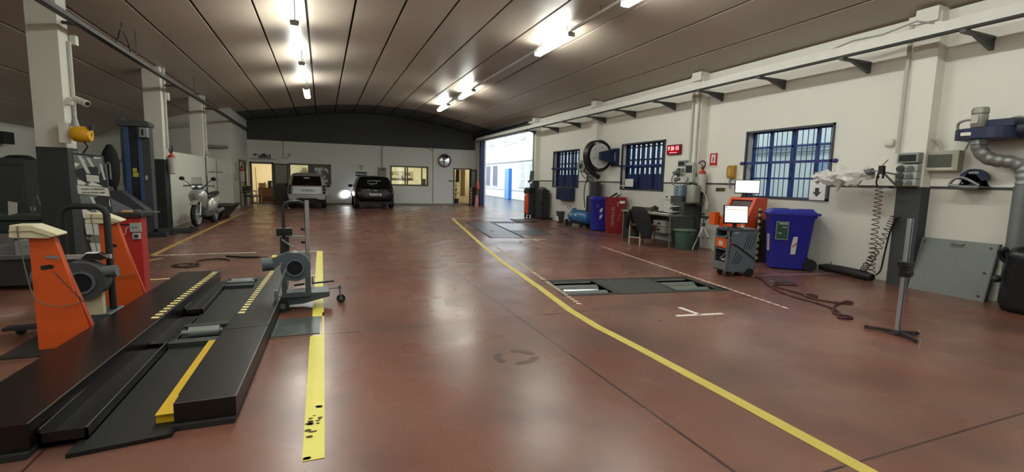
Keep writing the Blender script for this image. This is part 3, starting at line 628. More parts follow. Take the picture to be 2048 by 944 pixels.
# orange posts with beige heads
def orange_post(loc, label):
    t = thing('light_post', label, 'post', loc, 0, 'orange tapered posts', local=True)
    MB().prism([(-.13,0),(.20,0),(.20,.05),(.01,.86),(-.13,.86)], 'xz', 0, .012).obj('front_panel', ORANGE, t, smooth=False)
    MB().prism([(-.125,0),(.20,0),(.20,.05),(.01,.86),(-.125,.86)], 'xz', .012, .06).obj('post_body', P('orange_paint_shade','#b8481a',.5,var=.06), t, smooth=False)
    MB().prism([(.195,0),(.222,0),(.222,.05),(.015,.80),(.005,.86),(.195,.05)], 'xz', .014, .06).obj('side_fin', P('orange_fin','#a63d17',.5), t, smooth=False)
    M = MB().prism([(-.075,.615),(-.005,.625),(.0,.645),(-.02,.655),(-.08,.645)], 'xz', -.002, .004); M.obj('hand_slot', BLACK, t, smooth=False)
    M = MB().prism([(-.22,.865),(-.21,.955),(-.09,.955),(.05,.89),(.055,.875),(.0,.855),(-.19,.86)], 'xz', -.05, .11)
    M.obj('head', CREAM, t, smooth=False, bev=.006)
    MB().bar((-.215,-.052,.91),(-.09,-.052,.912),.008,.006).bar((-.09,-.052,.912),(.02,-.052,.868),.008,.006).obj('head_seam', P('cream_seam','#8d8870',.6), t, smooth=False)
    M = MB().tube([(-.16,-.055,.95),(-.165,-.056,.9),(-.16,-.056,.86),(-.15,-.03,.6),(-.12,-.03,.4),(.0,-.03,.33),(.15,-.03,.36)], .004, n=6, smooth=2); M.obj('cable', P('grey_cable','#6d675a',.6), t)
    return t
a = orange_post((-1.87,4.50,0), 'near orange tapered post with beige head beside the left blower')
b = dup(a, (-1.87,5.68,0), None, 'far orange tapered post with beige head before the red cabinet')
MB().cyl((-.02,-.05,.72),(.05,-.05,.71),.014,n=10).obj('bolt', CHROME, a)
M = MB()
M = MB().tube([(.01+.012*(k%2)+k*.012,-.04,.60-.018*k) for k in range(14)], .004, n=5); M.obj('chain', DARK, a)
solo(MB().box(-2.18,4.35,0,-1.66,4.95,.012).box(-2.25,5.2,0,-1.66,6.3,.01),'floor_plate',P('post_base_plate','#2f2c2a',.5,.2),'dark base plate under the two orange posts','plate',smooth=False)
# red cabinet
t = thing('red_cabinet','low red steel cabinet with grey sockets behind the far orange post','cabinet',(-1.98,6.55,0))
MB().box(-2.13,6.37,.0,-1.87,6.56,.86).obj('body', RED, t, smooth=False, bev=.008)
MB().box(-2.16,6.33,.86,-1.85,6.72,.905).obj('top', P('black_top','#1b1a1a',.5), t, smooth=False, bev=.005)
MB().box(-2.09,6.362,.775,-1.97,6.37,.79).obj('slot', BLACK, t, smooth=False)
s = MB().box(-1.965,6.335,.70,-1.865,6.37,.80).obj('socket_box', LGREY, t, bev=.004)
MB().box(-1.945,6.33,.745,-1.93,6.336,.755).box(-1.91,6.33,.745,-1.90,6.336,.76).obj('socket_hole', DARK, s)
s = MB().box(-1.945,6.335,.62,-1.875,6.37,.69).obj('switch_box', P('switch_grey','#a6a8a4',.5), t, bev=.004)
MB().cyl((-1.91,6.334,.655),(-1.91,6.325,.655),.02,n=14).obj('switch_knob', DARK, s)
MB().tube([(-1.965,6.35,.76),(-2.0,6.34,.74),(-2.0,6.34,.68),(-2.05,6.34,.66),(-2.08,6.34,.70),(-2.06,6.34,.73)], .005, n=6, smooth=2).obj('cord', P('pink_cord','#c9a79c',.6), t)
solo(MB().box(-2.06,6.42,.905,-1.96,6.46,.93),'wood_handle',P('light_wood','#b98e62',.6),'small light wooden handle lying on the red cabinet','tool',bev=.01)
solo(MB().slab([(-1.96,6.5,.906),(-1.78,6.46,.906),(-1.72,6.5,.906),(-1.76,6.56,.906),(-1.92,6.62,.906)],(0,0,.012)).box(-1.97,6.5,.906,-1.93,6.6,.93),'trowel',P('dull_steel','#75797b',.35,.7),'flat steel tool overhanging the right side of the red cabinet','tool',smooth=False)

# ================================================================== BLOWERS ON TROLLEYS
def scroll(r0, n=40):                                 # snail-shell outline around 0,0 with the outlet going to -x at the top
    out = []
    for i in range(n+1):
        a = PI*.5 - 2*PI*i/n*.86
        r = r0*(1 - .16*i/n) if i else r0
        out.append((r*math.cos(a), r*math.sin(a)))
    return out
def blower(t, c, s=1.0, shell=SLATE):
    cx, cy, cz = c; r = .155*s
    o = [(-.20*s,.105*s),(-.06*s,r*1.02)] + [(p[0], p[1]) for p in scroll(r)[1:]] + [(-.20*s,-.03*s)]
    M = MB().prism([(cx+a, cz+b) for a, b in o], 'xz', cy-.06*s, cy+.08*s); M.obj('volute', shell, t, bev=.006)
    M = MB().lathe([(.075*s,.004),(.088*s,.004),(.09*s,-.012),(.072*s,-.012),(.075*s,.004)], (cx,cy-.066*s,cz), (0,1,0), 28); 
    M.obj('inlet_ring', P('inlet_ring','#57626c',.45), t)
    MB().cyl((cx,cy-.0665*s,cz),(cx,cy-.060*s,cz),.076*s,n=28).obj('inlet', P('inlet_dark','#07090b',.9), t)
    MB().cyl((cx+.02,cy+.08*s,cz),(cx+.02,cy+.25*s,cz),.085*s,n=20).cyl((cx+.02,cy+.25*s,cz),(cx+.02,cy+.30*s,cz),.09*s,.07*s,n=20).obj('motor', GREY, t)
    MB().cyl((cx-.19*s,cy,cz+.04*s),(cx-.30*s,cy,cz+.035*s),.068*s,n=20).obj('outlet', P('outlet_grey','#4b565c',.5), t)
    MB().box(cx-.21*s,cy-.05*s,cz+.107*s,cx-.07*s,cy+.07*s,cz+.118*s).obj('yellow_label', P('yellow_label','#c8b23f',.5), t, smooth=False)
def arch_frame(t, x0, x1, y, z0, z1, r, m):
    rad = .07; pts = [(x0,y,z0),(x0,y,z1-rad),(x0+rad*.3,y,z1-rad*.3),(x0+rad,y,z1),(x1-rad,y,z1),(x1-rad*.3,y,z1-rad*.3),(x1,y,z1-rad),(x1,y,z0)]
    MB().tube(pts, r, n=10).obj('handle_frame', m, t)
FRM = P('frame_dark_blue','#262a33',.45,.2)
t = thing('blower_trolley','wheeled trolley with grey snail blower and tall arched handle, right of the lift','blower',(-.2,5.35,0))
blower(t, (-.275,5.30,.425))
arch_frame(t, -.385, -.165, 5.46, .09, 1.09, .017, FRM)
MB().box(-.175,5.44,.10,-.135,5.47,1.10).obj('upright_channel', ALU, t, smooth=False)
MB().bar((-.36,5.45,.715),(-.17,5.45,.715),.028,.028).obj('cross_bar', CHROME, t, smooth=False)
M = MB().box(-.45,5.40,.735,-.30,5.47,.815); M.obj('control_box', BLACK, t, bev=.008)
M = MB().box(-.42,5.42,.53,-.335,5.50,.72); M.obj('control_pod', P('pod_black','#1a191b',.5), t, bev=.006)
MB().bar((-.40,5.42,.70),(-.30,5.40,.62),.04,.012).obj('pod_face', P('pod_face','#9c9ca0',.3,.5), t, smooth=False)
M = MB()
for z in (.80,.66): M.cyl((-.19,5.44,z),(-.21,5.42,z),.014,n=10)
M.obj('knob', BLACK, t)
M = MB().prism([(-.43,.09),(-.43,.15),(-.10,.17),(.05,.17),(.05,.12),(-.20,.06),(-.40,.05)], 'xz', 5.18, 5.46); M.obj('tray', SLATE2, t, smooth=False, bev=.005)
MB().box(-.39,5.15,.14,-.13,5.20,.185).obj('mount_plate', SLATE2, t, smooth=False)
for x in (-.375,-.16): MB().box(x-.02,5.17,.15,x+.02,5.21,.34).obj('leg', SLATE2, t, smooth=False)
MB().bar((.05,5.36,.165),(.155,5.38,.165),.03,.01).obj('caster_arm', GREY, t, smooth=False)
for wx, wy, r in ((.165,5.37,.045),(-.39,5.14,.06)):
    w = MB().cyl((wx,wy-.015,r),(wx,wy+.015,r),r,n=20).obj('wheel', RUB, t)
    MB().cyl((wx,wy-.017,r),(wx,wy+.017,r),r*.45,n=14).obj('hub', GREY, w)
MB().tube([(.155,5.38,.165),(.155,5.37,.12),(.165,5.345,.045)], .010, n=6).cyl((.155,5.375,.15),(.155,5.375,.19),.016,n=10).obj('caster_fork', GREY, t)
M = MB().tube([(-.36,5.2,.42),(-.42,5.08,.22),(-.45,5.05,.12),(-.46,5.0,.04)], .009, n=6).box(-.455,5.03,.12,-.42,5.08,.24); M.obj('lever', P('lever_grey','#6e757a',.35,.4), t)
M = MB().bar((-.13,5.55,.19),(.10,5.6,.195),.02,.015).bar((-.12,5.55,.18),(-.12,5.55,.26),.012,.012).bar((-.30,5.5,.19),(-.2,5.5,.20),.03,.02); M.obj('tool_rest', DARK, t, smooth=False)
# left blower
t = thing('blower_trolley','grey snail blower with arched black handle between the two orange posts','blower',(-1.9,5.0,0))
blower(t, (-1.875,4.98,.43), 1.08, P('left_blower_grey','#3f4346',.5))
M = MB().cyl((-1.75,4.98,.50),(-1.65,4.98,.51),.05,n=18); M.obj('side_outlet', P('outlet_grey2','#5b6163',.5), t)
arch_frame(t, -2.06, -1.75, 5.14, .06, 1.05, .026, P('black_tube','#16171a',.5))
M = MB().bar((-2.06,5.12,.62),(-1.72,5.08,.62),.035,.035); M.obj('cross_bar', P('pale_bar','#b5b4b0',.4,.4), t, smooth=False)
MB().prism([(-1.90,.615),(-1.86,.66),(-1.78,.66),(-1.72,.62),(-1.76,.60)], 'xz', 5.0, 5.08).obj('grip', BLACK, t, smooth=False)
MB().box(-1.87,5.0,.655,-1.79,5.06,.665).obj('white_tag', PAPER, t, smooth=False)
M = MB().prism([(-2.12,.06),(-2.12,.14),(-1.72,.14),(-1.66,.11),(-1.66,.05)], 'xz', 4.95, 5.25); M.obj('tray', SLATE2, t, smooth=False)
for wx in (-2.08,-1.70):
    w = MB().cyl((wx,4.94,.055),(wx,4.97,.055),.055,n=18).obj('wheel', RUB, t)
MB().box(-1.87,4.96,.14,-1.76,5.02,.33).obj('paper_plate', P('cream_plate','#b5b096',.5), t, smooth=False)
MB().cyl((-2.04,4.98,.64),(-1.99,4.98,.64),.02,n=10).obj('knob', GREY, t)
# caster foot left of the near post
t = thing('floor_jack','low dark wheeled tool half hidden left of the near orange post','tool',(-2.3,5.0,0))
MB().box(-2.42,4.95,.05,-2.12,5.05,.075).obj('plate', DARK, t, smooth=False); MB().cyl((-2.33,5.0,.03),(-2.33,5.03,.03),.03,n=14).obj('wheel', RUB, t); MB().cyl((-2.16,5.0,.03),(-2.16,5.03,.03),.03,n=14).obj('wheel', RUB, t)

# hose on the floor behind the red cabinet
solo(MB().tube([(-2.05,8.3,.012),(-1.95,8.05,.012),(-1.75,8.0,.012),(-1.68,8.2,.012),(-1.95,8.3,.02),(-2.1,8.15,.02),(-1.9,7.98,.012),(-1.75,8.25,.012),(-1.85,8.6,.012),(-1.6,8.75,.012),(-1.45,8.62,.012),(-1.38,8.5,.012)], .012, n=6, smooth=3),'air_hose',P('brown_hose','#3a2418',.6),'coiled brown air hose lying behind the black lift','hose')
solo(MB().tube([(-1.5,8.95,.012),(-1.2,8.75,.014),(-1.0,8.72,.014)], [.012,.02,.02,.01], n=8).cyl((-1.0,8.72,.014),(-.86,8.68,.014),.008,n=6),'air_gun',P('dark_tool','#20150f',.6),'thin dark tool lying on the floor behind the lift','tool')
M = MB()
for k in range(3):
    a0 = k*2.2; M.add([(1.37+r*math.cos(a0+t_*.22)*(1+.05*k),3.28+r*.9*math.sin(a0+t_*.22),.0016) for r, rng in ((.17,range(8)),(.11,range(7,-1,-1))) for t_ in rng], [tuple(range(16))])
solo(M,'floor_stain',P('stain_dark','#4d342c',.45,var=.2),'dark ring shaped stain in the middle of the open floor','stain',smooth=False)
# ================================================================== RIGHT WALL OBJECTS
BOXG = P('switchbox_grey','#8f948f',.5,var=.04)
def socket_stack(loc_y, x, ztop, label, n=3, w=.13):
    t = thing('socket_stack', label, 'sockets', (x,loc_y,ztop-.46))
    MB().box(x-.06,loc_y-w,ztop-.14,x+.06,loc_y+w,ztop).obj('breaker_box', BOXG, t, bev=.008)
    MB().box(x-.066,loc_y-w*.8,ztop-.12,x-.058,loc_y+w*.8,ztop-.03).obj('breaker_window', SMOKE_D, t, smooth=False)
    for k in range(n):
        z = ztop-.21-k*.10
        b = MB().box(x-.05,loc_y-w,z-.048,x+.06,loc_y+w,z+.048).obj('socket_block', P('socket_pale','#a9ada8',.5), t, bev=.006)
        MB().cyl((x-.05,loc_y-.05,z),(x-.09,loc_y-.055,z-.02),.036,n=16).obj('socket_cap', P('socket_lid','#7f8682',.45), b)
        MB().cyl((x-.05,loc_y+.06,z),(x-.10,loc_y+.065,z-.02),.042,n=16).obj('socket_cap', P('socket_lid2','#4d5a55',.45), b)
    return t
SMOKE_D = P('smoked_window','#33383a',.15,var=0)
socket_stack(4.17,7.60,1.88,'grey socket stack on the nearest right wall pilaster')
socket_stack(12.65,7.60,1.86,'small socket stack below the large hose reel',3,.10)
socket_stack(8.66,7.60,1.92,'tall socket stack on the pilaster left of the breaker box',2,.12)
M = MB().cyl((7.54,8.72,1.66),(7.42,8.75,1.62),.05,n=14).cyl((7.54,8.68,1.52),(7.44,8.75,1.47),.05,n=14).tube([(7.45,8.75,1.62),(7.38,8.78,1.5),(7.4,8.72,1.35),(7.5,8.6,1.3),(7.5,8.45,1.38)],.014,smooth=2)
solo(M,'power_plug',P('plug_grey','#6a6e6b',.5),'cluster of grey plugs in the tall socket stack','plug')
t = thing('breaker_box','grey breaker box with dark window on the pilaster by the fire extinguisher','box',(7.6,8.38,1.43))
MB().box(7.54,8.29,1.43,7.66,8.52,1.86).obj('body', P('breaker_pale','#b4b6ae',.5), t, bev=.01)
MB().box(7.532,8.31,1.64,7.541,8.50,1.80).obj('window', SMOKE_D, t, smooth=False)
MB().cyl((7.54,8.44,1.5),(7.49,8.44,1.5),.05,n=14).obj('socket', P('socket_pale','#a9ada8'), t)
solo(MB().tube([(7.58,8.62,1.38),(7.5,8.5,1.32),(7.5,8.35,1.33),(7.58,8.29,1.38)],.01,smooth=2).tube([(7.56,8.35,1.33),(7.6,8.1,1.28),(7.66,8.0,1.2),(7.67,7.95,1.02)],.012,smooth=2).box(7.64,7.93,.86,7.70,7.97,1.02),'power_strip',P('power_strip_white','#c9c9c4',.5),'white cable and power strip hanging on the dark pilaster','cable')
wallbox('notice_box','grey box with pale cover on the dark pilaster under the fire extinguisher','box',7.52,8.12,.92,7.66,8.27,1.22,P('box_dark','#33383a',.5))
wallbox('notice_plate','pale plate on the dark pilaster left of the grey box','plate',7.64,8.29,.94,7.654,8.48,1.21,P('plate_pale','#8a918f',.4))
# fire extinguisher
def extinguisher(name_label, x, y, z, scale=1, nx=-1):
    t = thing('fire_extinguisher', name_label, 'fire extinguisher', (x,y,z), local=True)
    s = scale
    MB().lathe([(.02,0),(.078,.01),(.082,.05),(.082,.40),(.06,.46),(.025,.48),(.025,.52)], n=20).xf(Matrix.Scale(s,4)).obj('cylinder', RED, t)
    MB().lathe([(.0835,.02),(.0835,.40)], n=20).xf(Matrix.Scale(s,4)).obj('label', P('extinguisher_label','#b9b6b0',.6), t)
    MB().box(-.05,-.012,.52,.03,.012,.55).bar((-.06,0,.60),(.03,0,.55),.02,.012).xf(Matrix.Scale(s,4)).obj('valve', DARK, t)
    MB().tube([(.02,0,.53),(.03,-.05,.62),(.02,.02,.70),(0,.12,.66),(-.02,.16,.52),(-.07,.12,.35)], .013, smooth=2).xf(Matrix.Scale(s,4)).obj('hose', BLACK, t)
    return t
extinguisher('red fire extinguisher hung by the dark pilaster under the red sign',7.70,8.16,1.21,1.0)
extinguisher('red fire extinguisher on the second white column above the scooter',-3.40,13.95,1.33,1.0)
extinguisher('red fire extinguisher on the corner wall beside the office chairs',-3.10,22.7,1.05,1.15)
t = thing('fire_sign','small red sign with white fire extinguisher symbol above the extinguisher','sign',(7.845,8.02,1.8))
MB().box(7.835,7.92,1.78,WX,8.12,2.06).obj('panel', SIGNRED, t, smooth=False)
MB().box(7.83,7.92,1.77,7.84,8.12,1.795).box(7.832,7.965,1.86,7.836,8.075,2.03).obj('white_field', PAPER, t, smooth=False)
MB().box(7.828,8.0,1.88,7.833,8.035,1.97).box(7.828,8.01,1.97,7.833,8.025,2.01).obj('symbol', SIGNRED, t, smooth=False)
# clock
t = thing('digital_clock','red digital wall clock reading 9 20 15 between window and sockets','clock',(7.8,9.25,2.1))
MB().box(7.79,9.02,2.085,WX,9.49,2.315).obj('case', P('clock_case','#5a0f14',.4), t, bev=.006)
RLED = EM('red_led','#ff3040',2.6); PINK = EM('pink_led','#ffb0b0',1.3)
MB().box(7.785,9.04,2.105,7.79,9.47,2.295).obj('face', EM('clock_face','#b8101c',.55), t, smooth=False)
text('9 20 15',.125,PINK,t,(7.783,9.25,2.225),name='digits',bold=.004,**RW)
text('martedi 15 novembre',.03,PINK,t,(7.783,9.25,2.13),name='date_text',**RW)
# phone
t = thing('wall_telephone','ochre wall telephone above the stripe left of the barred window','telephone',(7.8,7.46,1.54))
MB().prism([(7.85,1.53),(7.77,1.53),(7.75,1.60),(7.75,1.74),(7.79,1.79),(7.85,1.79)],'xz',7.38,7.56).obj('body', BRASS, t, bev=.012)
MB().box(7.735,7.44,1.57,7.755,7.50,1.76).obj('handset', P('ochre_light','#c9a552',.45), t, bev=.01)
MB().box(7.745,7.43,1.71,7.752,7.52,1.77).obj('cradle', P('ochre_dark','#59431a',.5), t, smooth=False)
M = MB().tube([(7.79,7.48,1.53),(7.78,7.47,1.46),(7.79,7.49,1.40),(7.8,7.47,1.32)], .018, smooth=2); M.obj('cord', P('phone_cord','#7d8389',.6), t)
t = thing('brass_plate','small dark brass nameplate on the wall left of the orange console','plate',(7.84,7.77,1.26))
MB().box(7.835,7.65,1.255,WX,7.89,1.325).obj('panel', P('brass_dark','#5b5038',.4,.4), t, smooth=False)
text('AUTOFFICINA',.028,P('brass_letter','#2b2516',.5),t,(7.834,7.77,1.29),**RW)
# hose reels
t = thing('exhaust_hose_reel','large round hose reel with white face and blue bracket on the right wall','hose reel',(7.5,12.0,1.7))
c = Vector((7.375,11.95,2.14)); ax = Vector((.12,-.99,0)).normalized()
MB().lathe([(.40,.0),(.45,.0),(.45,.20),(.40,.20)], c-ax*.1, ax, 36).obj('hose_coil', BLACK, t)
MB().lathe([(.02,.0),(.36,.0),(.36,.20),(.02,.20)], c-ax*.10, ax, 36).obj('drum', BLACK, t)
MB().lathe([(.01,.0),(.355,.0),(.355,.012),(.01,.012)], c+ax*.105, ax, 36).obj('face_disc', P('reel_white','#cdd0cf',.45), t)
M = MB(); u, w_, _ = basis(ax)
for k in range(6): q = c+ax*.118+(u*math.cos(k*PI/3+.3)+w_*math.sin(k*PI/3+.3))*.25; M.cyl(q,q+ax*.012,.016,n=10)
M.obj('bolt', GREY, t)
M = MB().prism([(7.30,2.04),(7.30,2.24),(7.70,2.33),(7.85,2.33),(7.85,1.90),(7.70,1.95)],'xz',11.62,11.76).box(7.76,11.55,1.86,7.85,11.85,2.36)
M.obj('bracket', NAVY, t, smooth=False, bev=.006)
MB().box(7.72,11.61,2.0,7.78,11.62,2.24).obj('label', P('reel_label','#8b93a6',.5), t, smooth=False)
MB().tube([c+Vector((-.40,.02,.0)),c+Vector((-.38,.0,-.2)),c+Vector((-.28,-.04,-.42)),c+Vector((.02,-.10,-.62))], .065, n=14, smooth=2).obj('hose_end', BLACK, t)
t = thing('cable_reel','small grey cable reel beside the first blue shuttered window','cable reel',(7.7,13.4,1.7))
MB().box(7.72,13.1,1.70,7.85,13.5,2.08).obj('wall_plate', P('reel_grey','#848a85',.5), t, bev=.02)
cc = Vector((7.68,13.35,1.89)); MB().cyl(cc+Vector((.04,0,0)),cc+Vector((-.06,-.02,0)),.19,n=24).obj('drum', P('reel_grey2','#929893',.45), t, bev=.01)
MB().cyl(cc+Vector((-.06,-.02,0)),cc+Vector((-.075,-.02,0)),.08,n=16).obj('hub', DARK, t)
MB().tube([(7.62,13.3,1.72),(7.6,13.2,1.62),(7.58,12.95,1.5),(7.55,12.75,1.46)], .014, smooth=2).obj('cable', P('cable_grey','#5e625e',.6), t)
solo(MB().tube([(7.55,12.72,1.5),(7.5,12.8,1.35),(7.5,12.85,1.0),(7.5,12.75,.6)],.014,smooth=2),'cable',CABLE,'dark cable hanging from the socket stack behind the far blue bin','cable')
wallbox('switch_cabinet','dark grey box on the pilaster below the large hose reel','box',7.52,12.2,.95,7.68,12.53,1.40,P('box_dark','#33383a',.5))
wallbox('notice_plate','pale plate on the dark pilaster behind the far blue bin','plate',7.64,12.62,1.0,7.652,12.78,1.36,P('plate_pale','#8a918f'))
t = thing('wall_box','dark blue steel box under the first shuttered window','box',(7.75,14.55,.76))
MB().box(7.66,14.03,.77,WX,15.05,1.18).obj('body', NAVY, t, smooth=False, bev=.005); MB().cyl((7.66,14.55,.90),(7.63,14.55,.90),.02,n=10).obj('knob', CHROME, t)
solo(MB().box(7.822,10.82,1.29,7.832,11.18,1.5).box(7.826,11.18,1.3,7.832,11.42,1.32),'paper_sheet',PAPER,'white paper taped to the edge of the second shuttered window','paper',smooth=False)
t = thing('notice','white notice with a black down arrow on the barred window','notice',(7.83,5.6,1.2))
MB().box(7.80,5.47,1.16,7.803,5.74,1.50).obj('sheet', PAPER, t, smooth=False)
MB().prism([(5.61-.075,1.30),(5.61,1.215),(5.61+.075,1.30),(5.61+.035,1.30),(5.61+.035,1.37),(5.61-.035,1.37),(5.61-.035,1.30)],'yz',7.797,7.799).obj('arrow', P('arrow_black','#3b3f44',.7,var=0), t, smooth=False)
# distribution board
t = thing('fuse_box','wide pale fuse box with dark window right of the nearest pilaster','box',(7.8,3.92,1.62))
MB().box(7.72,3.68,1.63,WX,4.14,1.90).obj('body', P('fuse_pale','#a8a897',.5), t, bev=.006)
MB().box(7.714,3.75,1.68,7.722,4.10,1.85).obj('window', P('fuse_window','#5d6058',.2,var=.05), t, smooth=False)
MB().box(7.712,3.72,1.645,7.72,4.12,1.672).obj('lower_strip', P('fuse_light','#c6c6b6',.5), t, smooth=False)
solo(MB().tube([(7.78,4.27,1.9),(7.76,4.27,2.02),(7.76,4.2,2.08),(7.76,4.05,2.08),(7.77,3.93,2.03),(7.78,3.9,1.9)],.018,smooth=2),'conduit_bend',P('conduit_grey','#b5b5ac'),'bent grey conduit joining the socket stack and the fuse box','pipe')
wallbox('junction_box','round white junction box high left of the nearest pilaster','box',7.78,4.52,2.0,7.85,4.64,2.12,WHITE,bev=.03)
# extraction fan
t = thing('extraction_fan','dark blue wall extraction fan with grey motor on top','fan',(7.5,3.4,1.9))
o = [(7.62+.30*math.cos(a), 3.40+.30*math.sin(a)) for a in [PI*.5+PI*k/14 for k in range(15)]]
M = MB().prism([(7.82,3.64)]+[(7.52-.20*math.sin(PI*k/12), 3.34+.30*math.cos(PI*k/12)) for k in range(13)]+[(7.82,3.0)],'xy',2.0,2.13); M.obj('housing', NAVY, t, smooth=False, bev=.006)
MB().prism([(7.40,2.13),(7.40,2.22),(7.82,2.25),(7.82,2.13)],'xz',3.05,3.30).obj('outlet_box', NAVY, t, smooth=False, bev=.006)
MB().cyl((7.55,3.08,2.10),(7.60,2.92,2.08),.10,.125,n=22).obj('outlet_flange', P('navy_dark','#12182f',.5), t)
MB().lathe([(.07,0),(.078,.02),(.078,.14),(.074,.155),(.082,.165),(.082,.21),(.07,.235),(.02,.24)],(7.42,3.38,2.14),(0,0,1),20).obj('motor', P('motor_grey','#8f9188',.45,.3), t)
MB().box(7.325,3.35,2.18,7.345,3.42,2.28).obj('terminal_box', P('motor_pale','#b8b8ac',.5), t, bev=.004)
MB().box(7.318,3.40,2.04,7.325,3.50,2.08).obj('plate', PAPER, t, smooth=False)
for q_ in (MB().tube([(7.6,3.66,2.1),(7.55,3.66,2.22),(7.5,3.56,2.25),(7.44,3.44,2.24)],.016,smooth=2), MB().tube([(7.7,3.2,2.25),(7.65,3.1,2.26),(7.62,3.02,2.2)],.014,smooth=2), MB().tube([(7.8,3.62,2.02),(7.8,3.66,1.9)],.012)): q_.obj('cable', P('fan_cable','#9b9b92',.6), t)
t = thing('flexible_duct','silver flexible duct curving from the fan down to the floor','duct',(7.4,3,0))
path = [(7.50,3.40,2.0),(7.52,3.40,1.90),(7.56,3.34,1.78),(7.62,3.24,1.74),(7.68,3.14,1.73),(7.73,3.06,1.67),(7.74,3.03,1.56),(7.74,3.03,1.44)]
pts = [Vector(p) for p in path]
for _ in range(3):
    q = [pts[0]]
    for a_, b_ in zip(pts, pts[1:]): q += [a_*.75+b_*.25, a_*.25+b_*.75]
    pts = q+[pts[-1]]
M = MB(); M.tube(pts, [.078 if (k//3) % 2 else .072 for k in range(len(pts))], n=20)
M.obj('flexible_part', P('foil_duct','#8d918f',.4,.5,var=.15,scale=20), t, ang=60)
MB().cyl((7.50,3.40,1.94),(7.50,3.40,2.02),.085,n=20).obj('collar', GALV, t)
MB().cyl((7.74,3.03,.02),(7.74,3.03,1.44),.082,n=22).obj('rigid_pipe', P('galv_pipe','#74797a',.45,.35,var=.08), t)
t = thing('hose_hook','dark blue rounded wall hook plate holding a grey tube handle','hook',(7.8,3.5,1.4))
MB().prism([(3.36,1.42)]+[(3.52+.155*math.cos(PI*k/12), 1.52+.135*math.sin(PI*k/12)) for k in range(13)]+[(3.68,1.42)],'yz',7.76,7.80).obj('plate', NAVY, t, smooth=False)
MB().box(7.66,3.35,1.41,7.80,3.69,1.435).obj('shelf', P('hook_shelf','#3c434c',.5), t, smooth=False)
MB().box(7.755,3.47,1.59,7.76,3.57,1.62).obj('label', P('hook_label','#8b8f92',.5), t, smooth=False)
for y in (3.44,3.60): MB().cyl((7.76,y,1.47),(7.70,y,1.47),.014,n=8).obj('pin', CHROME, t)
MB().tube([(7.62,3.70,1.44),(7.62,3.66,1.52),(7.62,3.58,1.55),(7.62,3.48,1.50),(7.64,3.40,1.44)],.018,smooth=2).tube([(7.62,3.70,1.44),(7.62,3.55,1.42),(7.64,3.40,1.42)],.022).obj('tube_handle', P('hook_tube','#777b7c',.4,.4), t)
# leaning checker plate
t = thing('checker_plate','grey checker plate with handle leaning on the right wall','plate',(7.8,3.6,0))
M = MB().slab([(7.62,3.20,.0),(7.62,4.02,.0),(7.80,4.02,.72),(7.80,3.20,.72)],(.018,0,-.004)); M.obj('sheet', P('checker_steel','#6f7570',.5,.25,var=.18,scale=40,bump=.5,bscale=90), t, smooth=False)
M = MB().slab([(7.617,3.185,0),(7.617,3.20,0),(7.797,3.20,.72),(7.797,3.185,.72)],(.05,0,0)); M.obj('edge', P('edge_dark','#474b48',.5,.2), t, smooth=False)
M = MB()
for y, z in ((3.97,.66),(3.26,.66),(3.26,.35),(3.26,.06)): x = 7.62+.18*z/.72; M.cyl((x,y,z),(x-.012,y,z+.003),.014,n=8)
M.obj('bolt', DARK, t)
M = MB().tube([(7.79,3.66,.68),(7.75,3.66,.665),(7.75,3.54,.665),(7.79,3.54,.68)],.008); M.obj('handle', GREY, t)
# bagged vacuum bin in the right corner
t = thing('bagged_bin','bin wrapped in a black plastic bag at the right edge beside the duct','bin',(7.5,2.75,0))
rings = []
for z, r in ((0,.20),(.08,.235),(.25,.23),(.45,.245),(.6,.22),(.66,.235),(.72,.19),(.75,.10)):
    rings.append([(7.47+(r*(1+.07*math.sin(k*2.3+z*9)+.05*math.sin(k*4.1)))*math.cos(2*PI*k/26), 2.74+(r*(1+.07*math.sin(k*1.7+z*7)))*math.sin(2*PI*k/26), z+.012*math.sin(k*1.9)*(0 if z == 0 else 1)) for k in range(26)])
MB().loft(rings).obj('bag', P('bin_bag','#141619',.3,var=.2,bump=.6,bscale=14), t, ang=70)
MB().tube([(7.40,2.96,.70),(7.42,3.02,.68),(7.46,3.02,.60),(7.48,2.96,.55)],.035,n=10,smooth=1).obj('knot', P('bin_bag','#141619'), t)
MB().ell((7.52,3.06,.33),(.06,.05,.045)).obj('foot_pedal', DARK, t)
# dust extraction arm with plastic film
t = thing('welding_arm','pale jointed wall arm wrapped in clear plastic film','arm',(7.6,4.7,1.5))
M = MB().bar((7.62,4.32,1.58),(7.42,4.42,1.62),.025,.02).bar((7.42,4.40,1.62),(7.60,4.30,1.42),.022,.02).bar((7.66,4.34,1.60),(7.66,4.34,1.40),.03,.03).bar((7.42,4.42,1.62),(7.36,4.55,1.63),.05,.02)
M.obj('arm', P('arm_grey','#7c7f7e',.45,.2), t, smooth=False)
M = MB().box(7.36,4.36,1.58,7.42,4.42,1.70).bar((7.38,4.42,1.6),(7.38,4.44,1.52),.02,.02).bar((7.38,4.36,1.6),(7.38,4.36,1.52),.02,.02).bar((7.38,4.40,1.68),(7.35,4.30,1.78),.008,.008); M.obj('clamp', BLACK, t, smooth=False)
MB().cyl((7.38,4.50,1.62),(7.38,4.60,1.60),.05,n=14).obj('joint', GREY, t)
M = MB()
rings = []
for k in range(13):
    f_ = k/12; y = 4.52+f_*.85; zc = 1.60-.06*f_+.03*math.sin(k*1.3); r = .05+.085*math.sin(min(1,f_*1.4)*PI*.85)+.02*math.sin(k*2.1)
    rings.append([(7.42+r*(1+.25*math.sin(j*2.2+k*1.4))*math.cos(2*PI*j/16), y+.02*math.sin(j*3+k), zc-.02+r*(1+.3*math.sin(j*1.7+k*.9))*math.sin(2*PI*j/16)) for j in range(16)])
